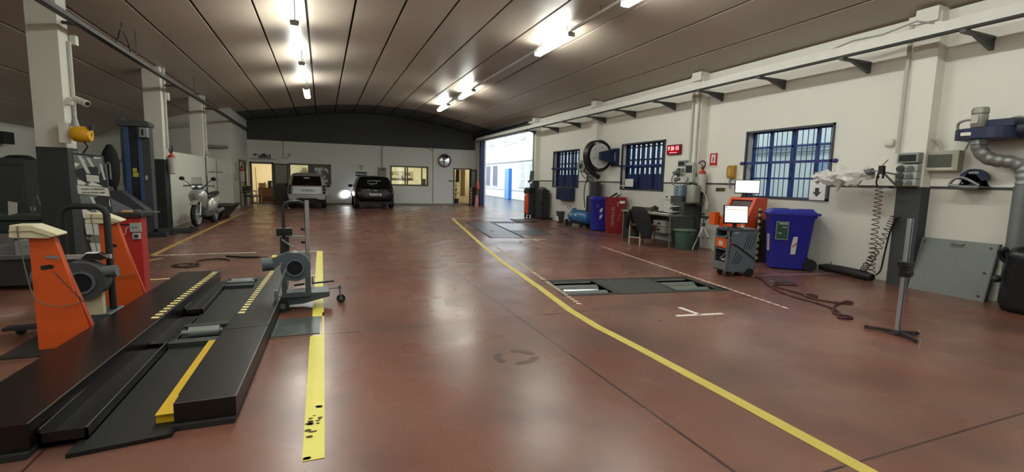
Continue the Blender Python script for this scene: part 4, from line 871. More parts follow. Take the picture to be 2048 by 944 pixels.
FILM = bpy.data.materials.new('clear_film'); FILM.use_nodes = True
nt = FILM.node_tree; b_ = nt.nodes['Principled BSDF']; b_.inputs['Base Color'].default_value = (.82,.82,.79,1); b_.inputs['Roughness'].default_value = .3; b_.inputs['Alpha'].default_value = .72
M.loft(rings).obj('plastic_film', FILM, t, ang=25)
MB().tube([(7.42,4.72,1.55),(7.40,4.85,1.53),(7.42,4.98,1.42),(7.44,5.03,1.34)], [.025,.03,.025,.02], n=10, smooth=1).obj('film_tail', P('film_tail','#c3c3bb',.4), t)
MB().slab([(7.40,4.58,1.65),(7.40,4.64,1.68),(7.40,4.66,1.63)],(.004,0,0)).obj('red_tag', P('tag_red','#b9776e',.5), t, smooth=False)
MB().bar((7.80,4.45,1.40),(7.45,4.45,1.40),.05,.03).bar((7.45,4.45,1.4),(7.45,4.30,1.4),.03,.03).tube([(7.45,4.46,1.40),(7.42,4.47,1.48),(7.43,4.44,1.56)],.012,smooth=1).obj('shelf_bracket', DARK, t, smooth=False)
def coil(name, label, p0, pts, r, turns, m, thick=.006):
    P_ = [Vector(p) for p in [p0]+pts]; n = turns*10; out = []; seg = len(P_)-1
    for i in range(n+1):
        f_ = i/n*seg; k = min(int(f_), seg-1); q = P_[k].lerp(P_[k+1], f_-k); a = 2*PI*i/10; rr = r*(1+.15*math.sin(i*.37))
        d = (P_[k+1]-P_[k]).normalized(); u, w, _ = basis(d); out.append(q+u*math.cos(a)*rr+w*math.sin(a)*rr)
    return solo(MB().tube(out, thick, n=5), name, m, label, 'hose')
CO = P('coil_red_brown','#3c2526',.5)
coil('coiled_air_hose','red brown spiral air hose hanging straight from the wall arm',(7.5,4.46,1.38),[(7.5,4.46,1.0),(7.52,4.47,.55),(7.55,4.48,.14)],.045,19,CO)
coil('coiled_air_hose','red brown spiral air hose curving from the dark pilaster to the floor',(7.58,4.27,.99),[(7.58,4.33,.82),(7.55,4.44,.45),(7.55,4.54,.25),(7.58,4.62,.12)],.042,20,CO)
solo(MB().tube([(7.62,4.25,.99),(7.63,4.33,.8),(7.64,4.38,.4),(7.64,4.40,.16),(7.62,4.45,.10)],.012,smooth=2),'cable',CABLE,'black cable running down beside the dark pilaster','cable')
solo(MB().tube([(7.58,4.30,.985),(7.60,4.20,.985)],.012),'air_coupling',BLACK,'black air coupling on the dark pilaster','coupling')
t = thing('rubber_bumper','long black roll lying at the wall foot under the spiral hoses','roll',(7.7,4.9,0))
MB().tube([(7.70,5.36,.06),(7.68,5.2,.075),(7.64,4.9,.075),(7.60,4.6,.07),(7.58,4.47,.06)],[.045,.065,.07,.07,.055],n=14,smooth=1).obj('roll', P('roll_black','#1b1617',.6,var=.2), t)
MB().cyl((7.66,5.16,.13),(7.66,5.16,.18),.008,n=6).obj('pin', DARK, t)

# ================================================================== RIGHT SIDE FLOOR OBJECTS
def wheelie_bin(loc, rz, w, d, h, m, label, name='wheelie_bin'):
    """w along local x (front to back), d along y; hinge and wheels at +x"""
    t = thing(name, label, 'bin', loc, rz, local=True)
    def rr(x0,x1,y0,y1,z,r=.05):
        p = []
        for cx,cy,a0 in ((x1-r,y1-r,0),(x0+r,y1-r,PI/2),(x0+r,y0+r,PI),(x1-r,y0+r,PI*1.5)):
            for k in range(5): p.append((cx+r*math.cos(a0+PI/2*k/4), cy+r*math.sin(a0+PI/2*k/4), z))
        return p
    rings = [rr(-w*.40,w*.34,-d*.42,d*.42,.02),rr(-w*.41,w*.36,-d*.43,d*.43,.12),rr(-w*.48,w*.46,-d*.48,d*.48,h*.86),rr(-w*.5,w*.5,-d*.5,d*.5,h*.88),rr(-w*.5,w*.5,-d*.5,d*.5,h*.91)]
    MB().loft(rings).obj('body', m, t)
    lid = MB().loft([rr(-w*.54,w*.52,-d*.53,d*.53,h*.912),rr(-w*.54,w*.52,-d*.53,d*.53,h*.94),rr(-w*.45,w*.45,-d*.45,d*.45,h*.985),rr(-w*.40,w*.42,-d*.40,d*.40,h)]).obj('lid', m, t)
    MB().cyl((w*.54,-d*.45,h*.93),(w*.54,d*.45,h*.93),.022,n=12).obj('hinge_bar', m, t)
    for s in (-1,1): MB().cyl((w*.42,s*d*.42,.10),(w*.42,s*d*.52,.10),.10,n=20).obj('wheel', RUB, t)
    return t
t = wheelie_bin((7.36,5.72,0),-.72,.70,.54,1.0,BLUEBIN,'large blue wheelie bin with green poster below the barred window')
yf = -.282
s = MB().slab([(-.245,-.268,.50),(-.06,-.268,.50),(-.06,-.279,.80),(-.245,-.279,.80)],(0,-.004,0)).obj('poster', P('poster_border','#8e9c98',.5), t, smooth=False)
MB().slab([(-.235,-.273,.515),(-.07,-.273,.515),(-.07,-.284,.785),(-.235,-.284,.785)],(0,-.002,0)).obj('poster_print', P('poster_green','#274a3a',.5,var=.6,scale=22), s, smooth=False)
MB().slab([(-.20,-.2835,.755),(-.08,-.2835,.755),(-.08,-.2845,.775),(-.20,-.2845,.775)],(0,-.003,0)).slab([(-.205,-.278,.60),(-.16,-.278,.60),(-.16,-.28,.615),(-.205,-.28,.615)],(0,-.006,0)).slab([(-.15,-.282,.70),(-.09,-.282,.70),(-.09,-.284,.715),(-.15,-.284,.715)],(0,-.004,0)).obj('poster_title', P('poster_text','#a9bdb4',.5), s, smooth=False)
M = MB().slab([(.0,-.262,.26),(.07,-.262,.27),(.085,-.274,.56),(.02,-.274,.555),(.0,-.268,.40)],(0,-.004,0)); s = M.obj('torn_sticker', P('sticker_white','#c4c4c8',.5), t, smooth=False)
MB().slab([(.012,-.271,.375),(.075,-.271,.43),(.075,-.273,.47),(.012,-.273,.41)],(0,-.004,0)).obj('sticker_stripe', P('sticker_red','#b5675c',.5), s, smooth=False)
MB().slab([(-.305,-.2,.30),(-.32,-.12,.30),(-.335,-.12,.58),(-.32,-.2,.58)],(-.01,0,0)).obj('side_sticker', P('sticker_pink','#b7a2b4',.5), t, smooth=False)
MB().box(-.26,-.1,1.0,-.05,.12,1.012).box(.08,-.2,1.0,.3,.0,1.012).obj('lid_rib', BLUEBIN, t, bev=.004)
solo(MB().box(7.27,6.24,.0,7.31,6.28,.98),'hazard_post',hazard_mat('black_yellow_bands','#a79a78','#17171a',9,(0,0,1)),'black and yellow banded post left of the large blue bin','post',smooth=False)
t = wheelie_bin((7.455,11.84,0),-.3,.54,.50,.98,BLUEBIN,'far blue wheelie bin between the compressor and the red bin')
M = MB()
for z in (.34,.52): M.slab([(-.06,-.238,z),(.02,-.238,z+.06),(.02,-.241,z+.16),(-.06,-.241,z+.10)],(0,-.006,0))
M.obj('sticker', P('sticker_pale','#c9bccb',.5), t, smooth=False)
s = MB().slab([(-.17,-.236,.70),(-.09,-.236,.70),(-.09,-.238,.715),(-.17,-.238,.715)],(0,-.004,0)).slab([(-.145,-.236,.735),(-.115,-.236,.755),(-.13,-.238,.785)],(0,-.004,0)).obj('logo', P('logo_pale','#8f95c9',.5), t, smooth=False)
t = thing('red_bin','dark red open waste box with white writing beside the far blue bin','bin',(7.52,11.17,0),-.35,local=True)
rg = lambda a,b,z: [(-a*.72,-b*.72,z),(a*.72,-b*.72,z),(a*.72,b*.72,z),(-a*.72,b*.72,z)]
MB().loft([rg(.28,.30,.0),rg(.33,.35,.98)],caps=False).add(rg(.28,.30,.02),[(0,1,2,3)]).loft([rg(.33,.35,.98),rg(.31,.33,.98),rg(.27,.29,.05)],caps=False).obj('body', DRED, t, smooth=False)
MB().slab([(-.245,-.262,.955),(.245,-.262,.955),(.245,-.265,1.0),(-.245,-.265,1.0)],(0,.03,0)).slab([(.232,-.26,.955),(.232,.26,.955),(.24,.26,1.0),(.24,-.26,1.0)],(.015,0,0)).slab([(-.232,-.26,.955),(-.232,.26,.955),(-.24,.26,1.0),(-.24,-.26,1.0)],(-.015,0,0)).obj('rim', P('red_rim','#952325',.5), t, smooth=False)
text('OROMEO EE',.12,P('red_bin_letter','#c98a8c',.6),t,(-.10,-.239,.46),right=(0,-.037,1),up=(-1,0,0),sx=.8)
MB().slab([(.06,-.252,.83),(.20,-.252,.83),(.20,-.255,.90),(.06,-.255,.90)],(0,-.004,0)).obj('label', PAPER, t, smooth=False)
MB().slab([(.0,-.25,.75),(.025,-.25,.75),(.025,-.254,.88),(.0,-.254,.88)],(0,-.004,0)).slab([(.03,-.234,.34),(.04,-.234,.34),(.10,-.241,.55),(.09,-.241,.55)],(0,-.006,0)).obj('scratch_mark', P('red_bin_letter2','#b98082',.6), t, smooth=False)
M = MB().bar((7.36,11.33,.92),(7.50,11.07,1.10),.06,.04).bar((7.48,11.30,.9),(7.57,11.03,1.06),.03,.03); solo(M,'scrap_bar',BLACK,'black scrap parts sticking out of the red waste box','scrap')
M = MB().ell((7.56,11.22,.86),(.12,.12,.13)); solo(M,'scrap_paper',P('scrap_pale','#b9b3a2',.7,bump=.5,bscale=18),'pale crumpled waste on top of the red waste box','waste')
t = thing('plastic_bottle','clear plastic jug standing on the red waste box','bottle',(7.62,11.08,.93)); MB().lathe([(.04,0),(.045,.02),(.045,.16),(.02,.20),(.02,.23)],(7.62,11.08,.93)).obj('jug', P('jug_plastic','#b9b9ad',.3), t); MB().cyl((7.62,11.08,1.16),(7.62,11.08,1.18),.023,n=12).obj('cap', WHITE, t)
# compressor
t = comp_ = thing('air_compressor','blue air compressor with horizontal tank left of the far blue bin','compressor',(7.5,13.2,0))
MB().lathe([(.02,0),(.12,.02),(.185,.08),(.195,.14),(.195,.96),(.185,1.02),(.12,1.08),(.02,1.10)],(7.47,12.62,.30),(0,1,0),24).obj('tank', BLUECOMP, t)
for y in (12.85,13.5): MB().cyl((7.32,y,.075),(7.28,y,.075),.075,n=18).obj('wheel', RUB, t)
MB().box(7.35,12.8,.08,7.6,13.5,.13).obj('frame', DARK, t, smooth=False); MB().cyl((7.24,13.70,.10),(7.30,13.70,.10),.10,n=18).obj('wheel', RUB, t)
for y in (13.45,13.15): MB().box(7.27,y-.07,.34,7.285,y+.07,.40).obj('label', P('tank_label','#b7c5cf',.5), t, smooth=False)
MB().box(7.40,13.0,.49,7.55,13.45,.52).box(7.4,13.5,.49,7.5,13.6,.56).obj('pump_base', P('pump_blue','#46708f',.5), t, smooth=False)
MB().tube([(7.45,13.65,.55),(7.4,13.8,.62),(7.4,13.95,.58),(7.45,13.9,.50),(7.45,13.7,.5)],.014,smooth=2).cyl((7.42,13.75,.60),(7.38,13.75,.60),.04,n=14).obj('gauge', LGREY, t)
t = bag_ = thing('tool_bag','black box with looped handles behind the blue compressor','bag',(7.65,12.95,.5))
MB().box(7.68,12.72,.02,7.83,13.22,.96).obj('body', BLACK, t, bev=.01); MB().tube([(7.72,13.1,.96),(7.72,13.06,1.16),(7.72,12.98,1.20),(7.72,12.9,1.16),(7.72,12.86,.96)],.012,smooth=2).tube([(7.78,13.08,.96),(7.78,13.0,1.18),(7.78,12.94,1.18),(7.78,12.88,.96)],.012,smooth=2).obj('handle', P('handle_grey','#6b6b66',.5), t)
for q_ in (comp_, bag_): q_.location.y -= .22
t = thing('bucket','dark grey bucket with a white paper on it by the wall left of the compressor','bucket',(7.55,14.5,0))
MB().lathe([(.11,0),(.115,.01),(.15,.36),(.16,.36),(.16,.38),(.145,.38)],(7.55,14.45,0),n=20).obj('pail', P('bucket_grey','#3c413e',.5), t)
MB().slab([(7.42,14.50,.06),(7.43,14.32,.05),(7.40,14.32,.22),(7.39,14.50,.24)],(-.004,0,0)).obj('paper', PAPER, t, smooth=False)
# gas analyser cabinet by the gate
t = thing('charging_station','orange and grey wheeled service unit by the open gate','machine',(7.4,16.7,0))
MB().box(7.22,16.42,.10,7.48,16.84,1.10).obj('body', P('unit_grey','#3e4448',.5), t, bev=.01)
MB().box(7.205,16.45,.16,7.222,16.82,.92).obj('front_panel', ORANGE2, t, smooth=False); MB().prism([(7.20,.92),(7.20,1.06),(7.26,1.14),(7.5,1.14),(7.5,.92)],'xz',16.40,16.86).obj('console', DARK, t, smooth=False)
MB().box(7.2,16.66,.82,7.206,16.78,.90).bar((7.2,16.72,.60),(7.2,16.58,.72),.03,.006).obj('label', PAPER, t, smooth=False)
MB().cyl((7.25,16.5,.05),(7.25,16.46,.05),.05,n=14).cyl((7.25,16.8,.05),(7.25,16.76,.05),.05,n=14).cyl((7.45,16.5,.05),(7.45,16.46,.05),.05,n=14).obj('wheel', RUB, t)
t = thing('tyre_changer','dark tall machine with dials beside the orange service unit','machine',(7.55,16.0,0))
MB().box(7.42,15.75,.05,7.74,16.30,1.08).obj('body', P('machine_dark','#2a2d2e',.55,var=.1), t, bev=.02); MB().ell((7.56,16.0,1.08),(.16,.26,.10)).obj('top', P('machine_dark2','#333737',.5), t)
MB().box(7.38,15.6,.55,7.5,15.78,.66).box(7.38,16.3,.58,7.45,16.41,.66).obj('side_handle', BLACK, t, bev=.008); MB().box(7.3,15.55,0,7.8,16.40,.06).obj('base', BLACK, t, smooth=False)
M = MB().box(7.54,17.0,1.45,7.66,17.14,1.62).box(7.55,16.98,1.62,7.66,17.12,1.78).cyl((7.52,17.05,1.38),(7.46,17.05,1.36),.05,n=12).cyl((7.52,16.93,1.42),(7.46,16.93,1.40),.05,n=12).box(7.55,16.95,.95,7.66,17.12,1.30)
solo(M,'switch_group',P('switch_dark','#5b615c',.5),'group of grey switches and sockets on the pilaster by the gate','sockets')
# desk
t = thing('work_desk','grey steel work desk with drawers under the second shuttered window','desk',(7.3,9.2,0))
DG = P('desk_grey','#5c625e',.5,var=.06)
MB().box(6.96,8.27,.68,7.64,10.05,.72).obj('top', P('desk_top','#7b7f76',.45), t, bev=.004)
MB().box(6.97,8.26,.62,7.62,8.30,.68).box(7.05,8.24,.05,7.62,8.27,.62).box(7.0,9.98,.0,7.62,10.02,.68).box(7.60,8.28,.2,7.62,10,.68).obj('side_panel', P('desk_dark','#3f4542',.55), t, smooth=False)
for z in (.50,.36):
    d = MB().box(6.985,8.42,z-.065,7.5,8.82,z+.065).obj('drawer', P('drawer_grey','#8b8d86',.5), t, bev=.004)
    MB().box(6.978,8.57,z-.012,6.986,8.67,z+.018).obj('handle', BLACK, d, smooth=False)
MB().cyl((7.0,8.27,0),(7.0,8.27,.68),.014,n=8).obj('leg', P('leg_grey','#757a76',.4,.3), t); MB().cyl((7.0,10.0,0),(7.0,10.0,.68),.014,n=8).obj('leg', P('leg_grey','#757a76'), t)
# clutter on the desk
def drop(M, name, m, label, cat, **k): return solo(M, name, m, label, cat, **k)
t = thing('drawer_tower','grey blue small parts drawers on the steel drum at the end of the desk','drawers',(7.45,8.5,1.115))
MB().box(7.32,8.34,1.117,7.56,8.60,1.36).obj('case', P('drawer_blue','#6d8396',.5), t, bev=.004)
for z in (1.16,1.24,1.32):
    d = MB().box(7.305,8.36,z-.033,7.32,8.58,z+.033).obj('drawer', P('drawer_blue2','#7f93a3',.45), t, smooth=False); MB().box(7.298,8.44,z-.01,7.306,8.50,z+.01).obj('handle', DARK, d, smooth=False)
drop(MB().lathe([(.02,0),(.14,0),(.14,.36),(.135,.37),(.02,.37)],(7.45,8.13,1.002),n=24),'metal_drum',P('drum_grey','#86877f',.4,.4,var=.06),'pale grey metal drum beside the blue grey drawers','drum')
drop(MB().box(7.30,8.22,.722,7.62,8.66,1.0).box(7.30,8.30,1.0,7.62,8.66,1.115).box(7.28,7.98,.97,7.62,8.22,1.0),'desk_shelf',P('shelf_dark','#3a3e3d',.55),'dark grey shelf box at the right end of the desk','shelf')
for k,z in enumerate((.76,.88)):
    drop(MB().slab([(7.10,8.36,z),(7.10,8.64,z),(7.296,8.64,z+.01),(7.296,8.36,z+.01)],(0,0,.012)).bar((7.10,8.36,z),(7.07,8.36,z+.07),.012,.06).bar((7.10,8.64,z),(7.07,8.64,z+.05),.012,.04),'letter_tray',WHITE,['lower white letter tray at the end of the desk','upper white letter tray at the end of the desk'][k],'tray')
drop(MB().box(7.2,9.08,.72,7.32,9.20,.84).cyl((7.26,9.14,.84),(7.26,9.14,.87),.04,n=12),'jar',P('jar_brown','#3a332c',.4),'dark square jar standing on the desk','jar')
drop(MB().slab([(7.02,8.42,.7205),(7.02,8.95,.7205),(7.22,8.98,.7205),(7.22,8.45,.7205)],(0,0,.012)),'paper_stack',PAPER,'white papers lying on the desk before the trays','paper',smooth=False)
drop(MB().box(7.06,8.60,.734,7.2,8.86,.765),'dark_case',P('case_brown','#2c211d',.5),'dark flat case lying on the desk papers','case',bev=.008)
drop(MB().ell((7.2,9.0,.745),(.05,.06,.025)),'wrist_rest',P('rest_brown','#4a3128',.6),'small brown object beside the jar on the desk','object')
drop(MB().box(7.30,9.55,.72,7.5,9.8,.80),'parts_box',P('parts_grey','#6b6f62',.6),'grey green boxes at the back of the desk','box')
# wall map board behind
t = thing('notice_board','white board with black corner holes on the wall under the stripe','board',(7.84,9.0,1.0))
MB().box(7.83,8.62,1.0,WX,9.5,1.38).obj('panel', P('board_white','#d0d0c6',.5), t, smooth=False); MB().box(7.825,9.40,1.05,7.832,9.45,1.09).box(7.825,8.98,1.26,7.832,9.04,1.30).obj('hole', BLACK, t, smooth=False)
# chair with jacket
t = chair_ = thing('wooden_chair','wooden chair at the desk mostly hidden by a black jacket','chair',(7.0,9.55,0))
for x, y in ((6.82,9.35),(6.82,9.75),(7.2,9.35),(7.2,9.75)): MB().cyl((x,y,0),(x,y,.44 if x > 7 else .80),.018,n=8).obj('leg', P('chair_leg','#b9ab90',.5) if x < 7 else WOOD, t)
MB().box(6.80,9.32,.43,7.24,9.78,.46).obj('seat', WOOD, t, bev=.006); MB().box(6.80,9.34,.66,6.83,9.76,.80).obj('backrest', WOOD, t, bev=.004)
MB().bar((6.82,9.35,.15),(7.2,9.35,.15),.02,.02).bar((6.82,9.75,.15),(6.82,9.35,.18),.02,.02).obj('stretcher', P('chair_leg','#b9ab90'), t)
t = jacket_ = thing('jacket','black jacket hung over the chair back at the desk','jacket',(6.8,9.4,.3))
rings = []
for z, wx, wy, cy in ((.20,.06,.16,9.16),(.30,.07,.20,9.18),(.45,.08,.27,9.25),(.60,.085,.30,9.35),(.72,.075,.28,9.42),(.80,.06,.25,9.47),(.845,.035,.20,9.52)):
    rings.append([(6.83+wx*math.cos(2*PI*k/22)*(1+.18*math.sin(k*1.9+z*8)), cy+wy*math.sin(2*PI*k/22)*(1+.05*math.sin(k*3+z*11)), z+.02*math.sin(k*2.7)) for k in range(22)])
MB().loft(rings).obj('body', CLOTH, t, ang=70)
MB().tube([(6.78,9.68,.76),(6.76,9.74,.62),(6.76,9.78,.48),(6.77,9.80,.36)],[.05,.07,.06,.05],n=10,smooth=1).obj('sleeve', CLOTH, t)
for q_ in (chair_, jacket_): q_.location.x -= .27; q_.location.y -= .66
# green bin
t = thing('green_bin','round green plastic bin with rim in front of the desk end','bin',(7.17,8.0,0))
MB().lathe([(.165,0),(.175,.015),(.205,.40),(.20,.40),(.17,.02)],(7.17,8.0,0),n=28).obj('body', GREENBIN, t); MB().lathe([(.19,.395),(.235,.40),(.24,.42),(.20,.43)],(7.17,8.0,0),n=28).obj('rim', P('green_rim','#5c776a',.5), t)
for s in (-1,1): MB().box(7.13,8.0+s*.21-.03,.33,7.21,8.0+s*.21+.03,.36).obj('handle', GREENBIN, t, bev=.006)
# tripod
t = thing('tripod','silver camera tripod with black head by the right wall','tripod',(7.5,7.85,0))
top = Vector((7.52,7.84,.52))
for q in ((7.27,7.86,0),(7.72,8.03,0),(7.66,7.66,0)):
    a = Vector(q); m_ = top.lerp(a,.5); l = MB().cyl(top, m_, .017, n=8).cyl(m_, a, .013, n=8).obj('leg', P('tripod_silver','#cfd2d4',.45,.1), t); MB().cyl(m_+(top-a).normalized()*.02, m_-(top-a).normalized()*.02, .017, n=8).cyl(a, a+(top-a)*.04, .012, n=8).obj('clamp', DARK, l)
MB().cyl(top-Vector((0,0,.02)), top+Vector((0,0,.05)), .035, n=12).cyl(top, top+Vector((0,0,.16)), .010, n=8).obj('column', DARK, t)
MB().box(7.46,7.74,.68,7.56,7.92,.72).bar((7.5,7.76,.70),(7.45,7.70,.66),.03,.03).cyl((7.5,7.9,.70),(7.44,7.93,.74),.025,n=10).box(7.48,7.84,.74,7.54,7.92,.78).obj('head', BLACK, t, bev=.005)
# orange console
t = thing('orange_console','orange diagnostic console with sloping front under the barred window','machine',(7.4,6.7,0))
M = MB()
side = [(7.60,.44),(7.64,1.16),(7.36,1.16),(7.12,.68),(7.10,.44)]
for a, b in ((6.42,6.48),(6.96,7.02)): M.prism(side,'xz',a,b)
M.prism([(7.36,1.16),(7.64,1.16),(7.635,1.11),(7.34,1.11)],'xz',6.48,6.96).prism([(7.60,.44),(7.64,1.11),(7.60,1.11),(7.56,.44)],'xz',6.48,6.96).box(7.11,6.48,.44,7.58,6.96,.60)
M.obj('body', ORANGE2, t, smooth=False, bev=.006)
MB().slab([(7.40,6.48,1.10),(7.40,6.96,1.10),(7.50,6.96,.62),(7.50,6.48,.62)],(.02,0,0)).obj('recess', P('recess_dark_red','#6f2619',.5), t, smooth=False)
MB().slab([(7.36,6.50,1.09),(7.36,6.94,1.09),(7.30,6.94,.98),(7.30,6.50,.98)],(.02,0,0)).obj('visor', P('visor_dark','#3a2320',.4), t, smooth=False)
MB().prism([(7.12,.62),(7.42,.72),(7.42,.68),(7.12,.58)],'xz',6.49,6.95).obj('keyboard_shelf', ORANGE2, t, smooth=False)
MB().prism([(7.14,.66),(7.34,1.04),(7.37,1.02),(7.18,.66)],'xz',6.485,6.53).obj('inner_fin', P('fin_orange','#dd6a3c',.45), t, smooth=False)
MB().box(6.98,7.0,.62,7.10,7.14,.86).box(7.08,7.0,.62,7.14,7.05,.80).obj('side_pocket', ORANGE, t, smooth=False)
MB().box(7.12,6.44,.05,7.58,7.0,.44).obj('base_cabinet', P('console_base','#16181a',.5), t, smooth=False)
for x, y in ((7.16,6.5),(7.16,6.94),(7.54,6.5),(7.54,6.94)): MB().cyl((x-.015,y,.025),(x+.015,y,.025),.025,n=12).obj('wheel', RUB, t)
def monitor(name_label, c, w, h, screen, n, stand=True, tilt=.0, rz=0):
    t = thing('monitor', name_label, 'monitor', c, rz, local=True)
    R = Matrix.Translation((0,0,h/2+.07)) @ Matrix.Rotation(tilt,4,'X')
    MB().box(-w/2,-.02,-h/2,w/2,.02,h/2).xf(R).obj('case', BLACK, t, bev=.006)
    s = MB().box(-w/2+.015,-.0235,-h/2+.02,w/2-.015,-.02,h/2-.015).xf(R).obj('screen', screen, t, smooth=False)
    if n:
        M = MB().box(-w/2+.02,-.0245,h/2-.065,w/2-.02,-.0236,h/2-.06).box(-w/2+.02,-.0245,h/2-.04,-w/2+.05,-.0236,h/2-.03)
        M.xf(R).obj('screen_line', P('screen_line_grey','#8a8a80',.6), s, smooth=False)
    MB().box(-.03,.0,0,.03,.03,.1).box(-.10,-.08,0,.10,.08,.015).obj('stand', BLACK, t, bev=.004)
    return t
monitor('wide glowing monitor on top of the orange console', (7.46,6.74,1.16), .43, .26, EM('screen_white','#fbfdff',1.6), 0, rz=-.75)
# black printer box right of console
drop(MB().box(7.40,6.18,.36,7.74,6.40,.78).box(7.42,6.2,.0,7.72,6.38,.36),'computer_case',BLACK,'black computer case at the right end of the orange console','computer',bev=.008)
# grey trolley
t = thing('diagnostic_trolley','slate grey wheeled trolley with slanted slots and orange drawer unit','trolley',(5.62,5.34,0),-.18,local=True)
TG = P('trolley_slate','#58646d',.45,var=.05)
MB().prism([(.03,.08),(.47,.06),(.50,.70),(.06,.70)],'xz',0,.025).obj('front_panel', TG, t, smooth=False, bev=.005)
M = MB().prism([(.0,.08),(.47,.06),(.48,.20),(.0,.20)],'xz',.02,.30).box(.47,.02,.1,.50,.30,.70).box(0,.28,.1,.5,.30,.70).obj('body', P('trolley_dark','#3b4348',.5), t, smooth=False)
MB().box(0,-.005,.69,.51,.31,.725).obj('top', P('trolley_top','#3d464e',.45), t, bev=.005)
MB().box(-.01,0,.08,.02,.03,.70).box(-.01,.28,.08,.02,.31,.70).box(-.012,.0,.58,.1,.31,.60).box(-.012,.0,.40,.1,.31,.42).box(-.015,.0,.10,.03,.31,.21).obj('side_frame', P('trolley_frame','#6c7274',.4,.2), t, smooth=False)
d = MB().box(-.015,.03,.43,.40,.28,.57).obj('orange_drawer', ORANGE, t, smooth=False, bev=.004); MB().box(-.019,.10,.46,-.014,.20,.53).obj('label', P('drawer_label','#cfb8a8',.5), d, smooth=False)
MB().bar((.05,.05,.40),(.02,.2,.25),.012,.012).bar((.1,.05,.38),(.03,.12,.24),.012,.012).ell((.12,.15,.24),(.10,.10,.03)).obj('hanging_probe', LGREY, t)
M = MB()
for k in range(4):
    M.slab([(.26+k*.042,-.003,.42+.0*k),(.272+k*.042,-.003,.42),(.345+k*.042,-.003,.655),(.333+k*.042,-.003,.655)],(0,.002,0))
    M.slab([(.075+k*.038,-.003,.20),(.087+k*.038,-.003,.20),(.165+k*.030,-.003,.40-.03*k),(.153+k*.030,-.003,.40-.03*k)],(0,.002,0))
M.obj('slot', P('slot_dark','#20262b',.6), t, smooth=False)
MB().tube([(.06,-.008,.50),(.15,-.008,.475),(.25,-.008,.405),(.35,-.008,.345),(.46,-.008,.27)],.010,n=8,smooth=1).obj('curved_slash', P('slash_black','#0c0d10',.4), t)
MB().box(.09,-.006,.655,.17,-.001,.685).obj('badge', P('badge_grey','#8792a0',.4), t, smooth=False)
for x, y, r in ((.39,.0,.065),(.39,.27,.065),(.08,.05,.04),(.08,.26,.04)): MB().cyl((x,y-.02,r),(x,y+.02,r),r,n=20).obj('wheel', RUB, t)
MB().tube([(.50,.05,.66),(.515,.03,.62),(.51,.02,.58)],.008).obj('cord_hook', WHITE, t)
M = MB().box(-.03,.05,.725,.06,.10,.76).cyl((-.02,.02,.62),(-.04,.02,.60),.02,n=8).cyl((-.02,.02,.72),(-.04,.02,.74),.02,n=8).obj('connector', P('connector_grey','#4a4d4e',.5), t)
monitor('smaller tilted monitor with list screen on the grey trolley', (5.82,5.43,.725), .36, .28, EM('screen_cream','#f4f2dc',1.15), 1, tilt=-.12, rz=-.45)
drop(MB().box(5.95,5.42,.725,6.0,5.46,.76).box(5.72,5.5,.725,5.77,5.54,.75).cyl((5.92,5.38,.725),(5.92,5.38,.775),.02,n=10),'small_adapter',WHITE,'small white adapters on top of the grey trolley','adapter')
# cables on the floor right
def floor_path(name, label, pts, r, m, cat='cable', sm=3): return solo(MB().tube([(x,y,r+.001) for x,y in pts], r, n=7, smooth=sm), name, m, label, cat)
floor_path('floor_cable','long dark cable winding in loops right of the grey trolley',[(6.05,5.2),(5.95,4.95),(5.72,4.72),(5.62,4.52),(5.50,4.32),(5.40,4.05),(5.42,3.78),(5.36,3.55),(5.24,3.36),(5.08,3.30),(5.02,3.22),(5.14,3.17),(5.22,3.24),(5.12,3.36),(5.30,3.50),(5.52,3.62),(5.84,3.72),(5.92,3.68),(5.80,3.60),(5.62,3.72),(5.56,3.98),(5.66,4.12),(5.80,4.10),(5.76,3.98),(5.62,4.0),(5.72,4.3),(5.70,4.62),(5.88,4.70),(6.1,4.55)],.011,HOSE)
t = thing('probe_bag','flat grey clamp and crumpled probe lying on the floor by the cable','tool',(6.1,4.75,0))
M = MB()
for k in range(9): a = random.uniform(0,PI); x, y = 5.98+random.uniform(0,.28), 4.66+random.uniform(0,.25); M.bar((x-.06*math.cos(a),y-.06*math.sin(a),.015+.003*k),(x+.06*math.cos(a),y+.06*math.sin(a),.018+.003*k),.03,.012)
M.obj('clamps', P('clamp_grey','#5a4d50',.5,.2), t, smooth=False); MB().slab([(5.96,4.88,.006),(6.12,4.98,.006),(6.2,4.9,.006),(6.02,4.78,.006)],(0,0,.012)).obj('plate', P('clamp_pale','#7d7276',.5), t, smooth=False)
# aluminium measuring stand
t = thing('measuring_stand','tall aluminium column stand on a low dark tripod foot in the right foreground','stand',(5.0,2.68,0))
MB().box(4.975,2.665,.03,5.025,2.695,1.10).obj('column', P('stand_alu','#b9bec8',.3,.7,var=.04), t, smooth=False, bev=.004)
MB().box(4.997,2.66,.03,5.003,2.665,1.10).obj('groove', P('groove_grey','#5b5f66',.4,.5), t, smooth=False)
MB().box(4.94,2.63,.655,5.05,2.72,.705).cyl((5.0,2.62,.60),(5.0,2.66,.60),.035,n=14).box(4.965,2.64,.56,5.035,2.71,.66).obj('slider', BLACK, t, bev=.006)
for q in ((4.93,2.92),(4.92,2.46),(5.20,2.62)):
    l = MB().bar((5.0,2.68,.035),(*q,.02),.04,.025).obj('leg', P('stand_foot','#2d1f22',.45), t, smooth=False); MB().cyl((*q,.0),(*q,.045),.014,n=10).obj('foot_screw', CHROME, l)
MB().box(4.96,2.65,.015,5.04,2.71,.06).obj('foot_block', P('foot_block','#55575c',.4,.5), t, bev=.006)

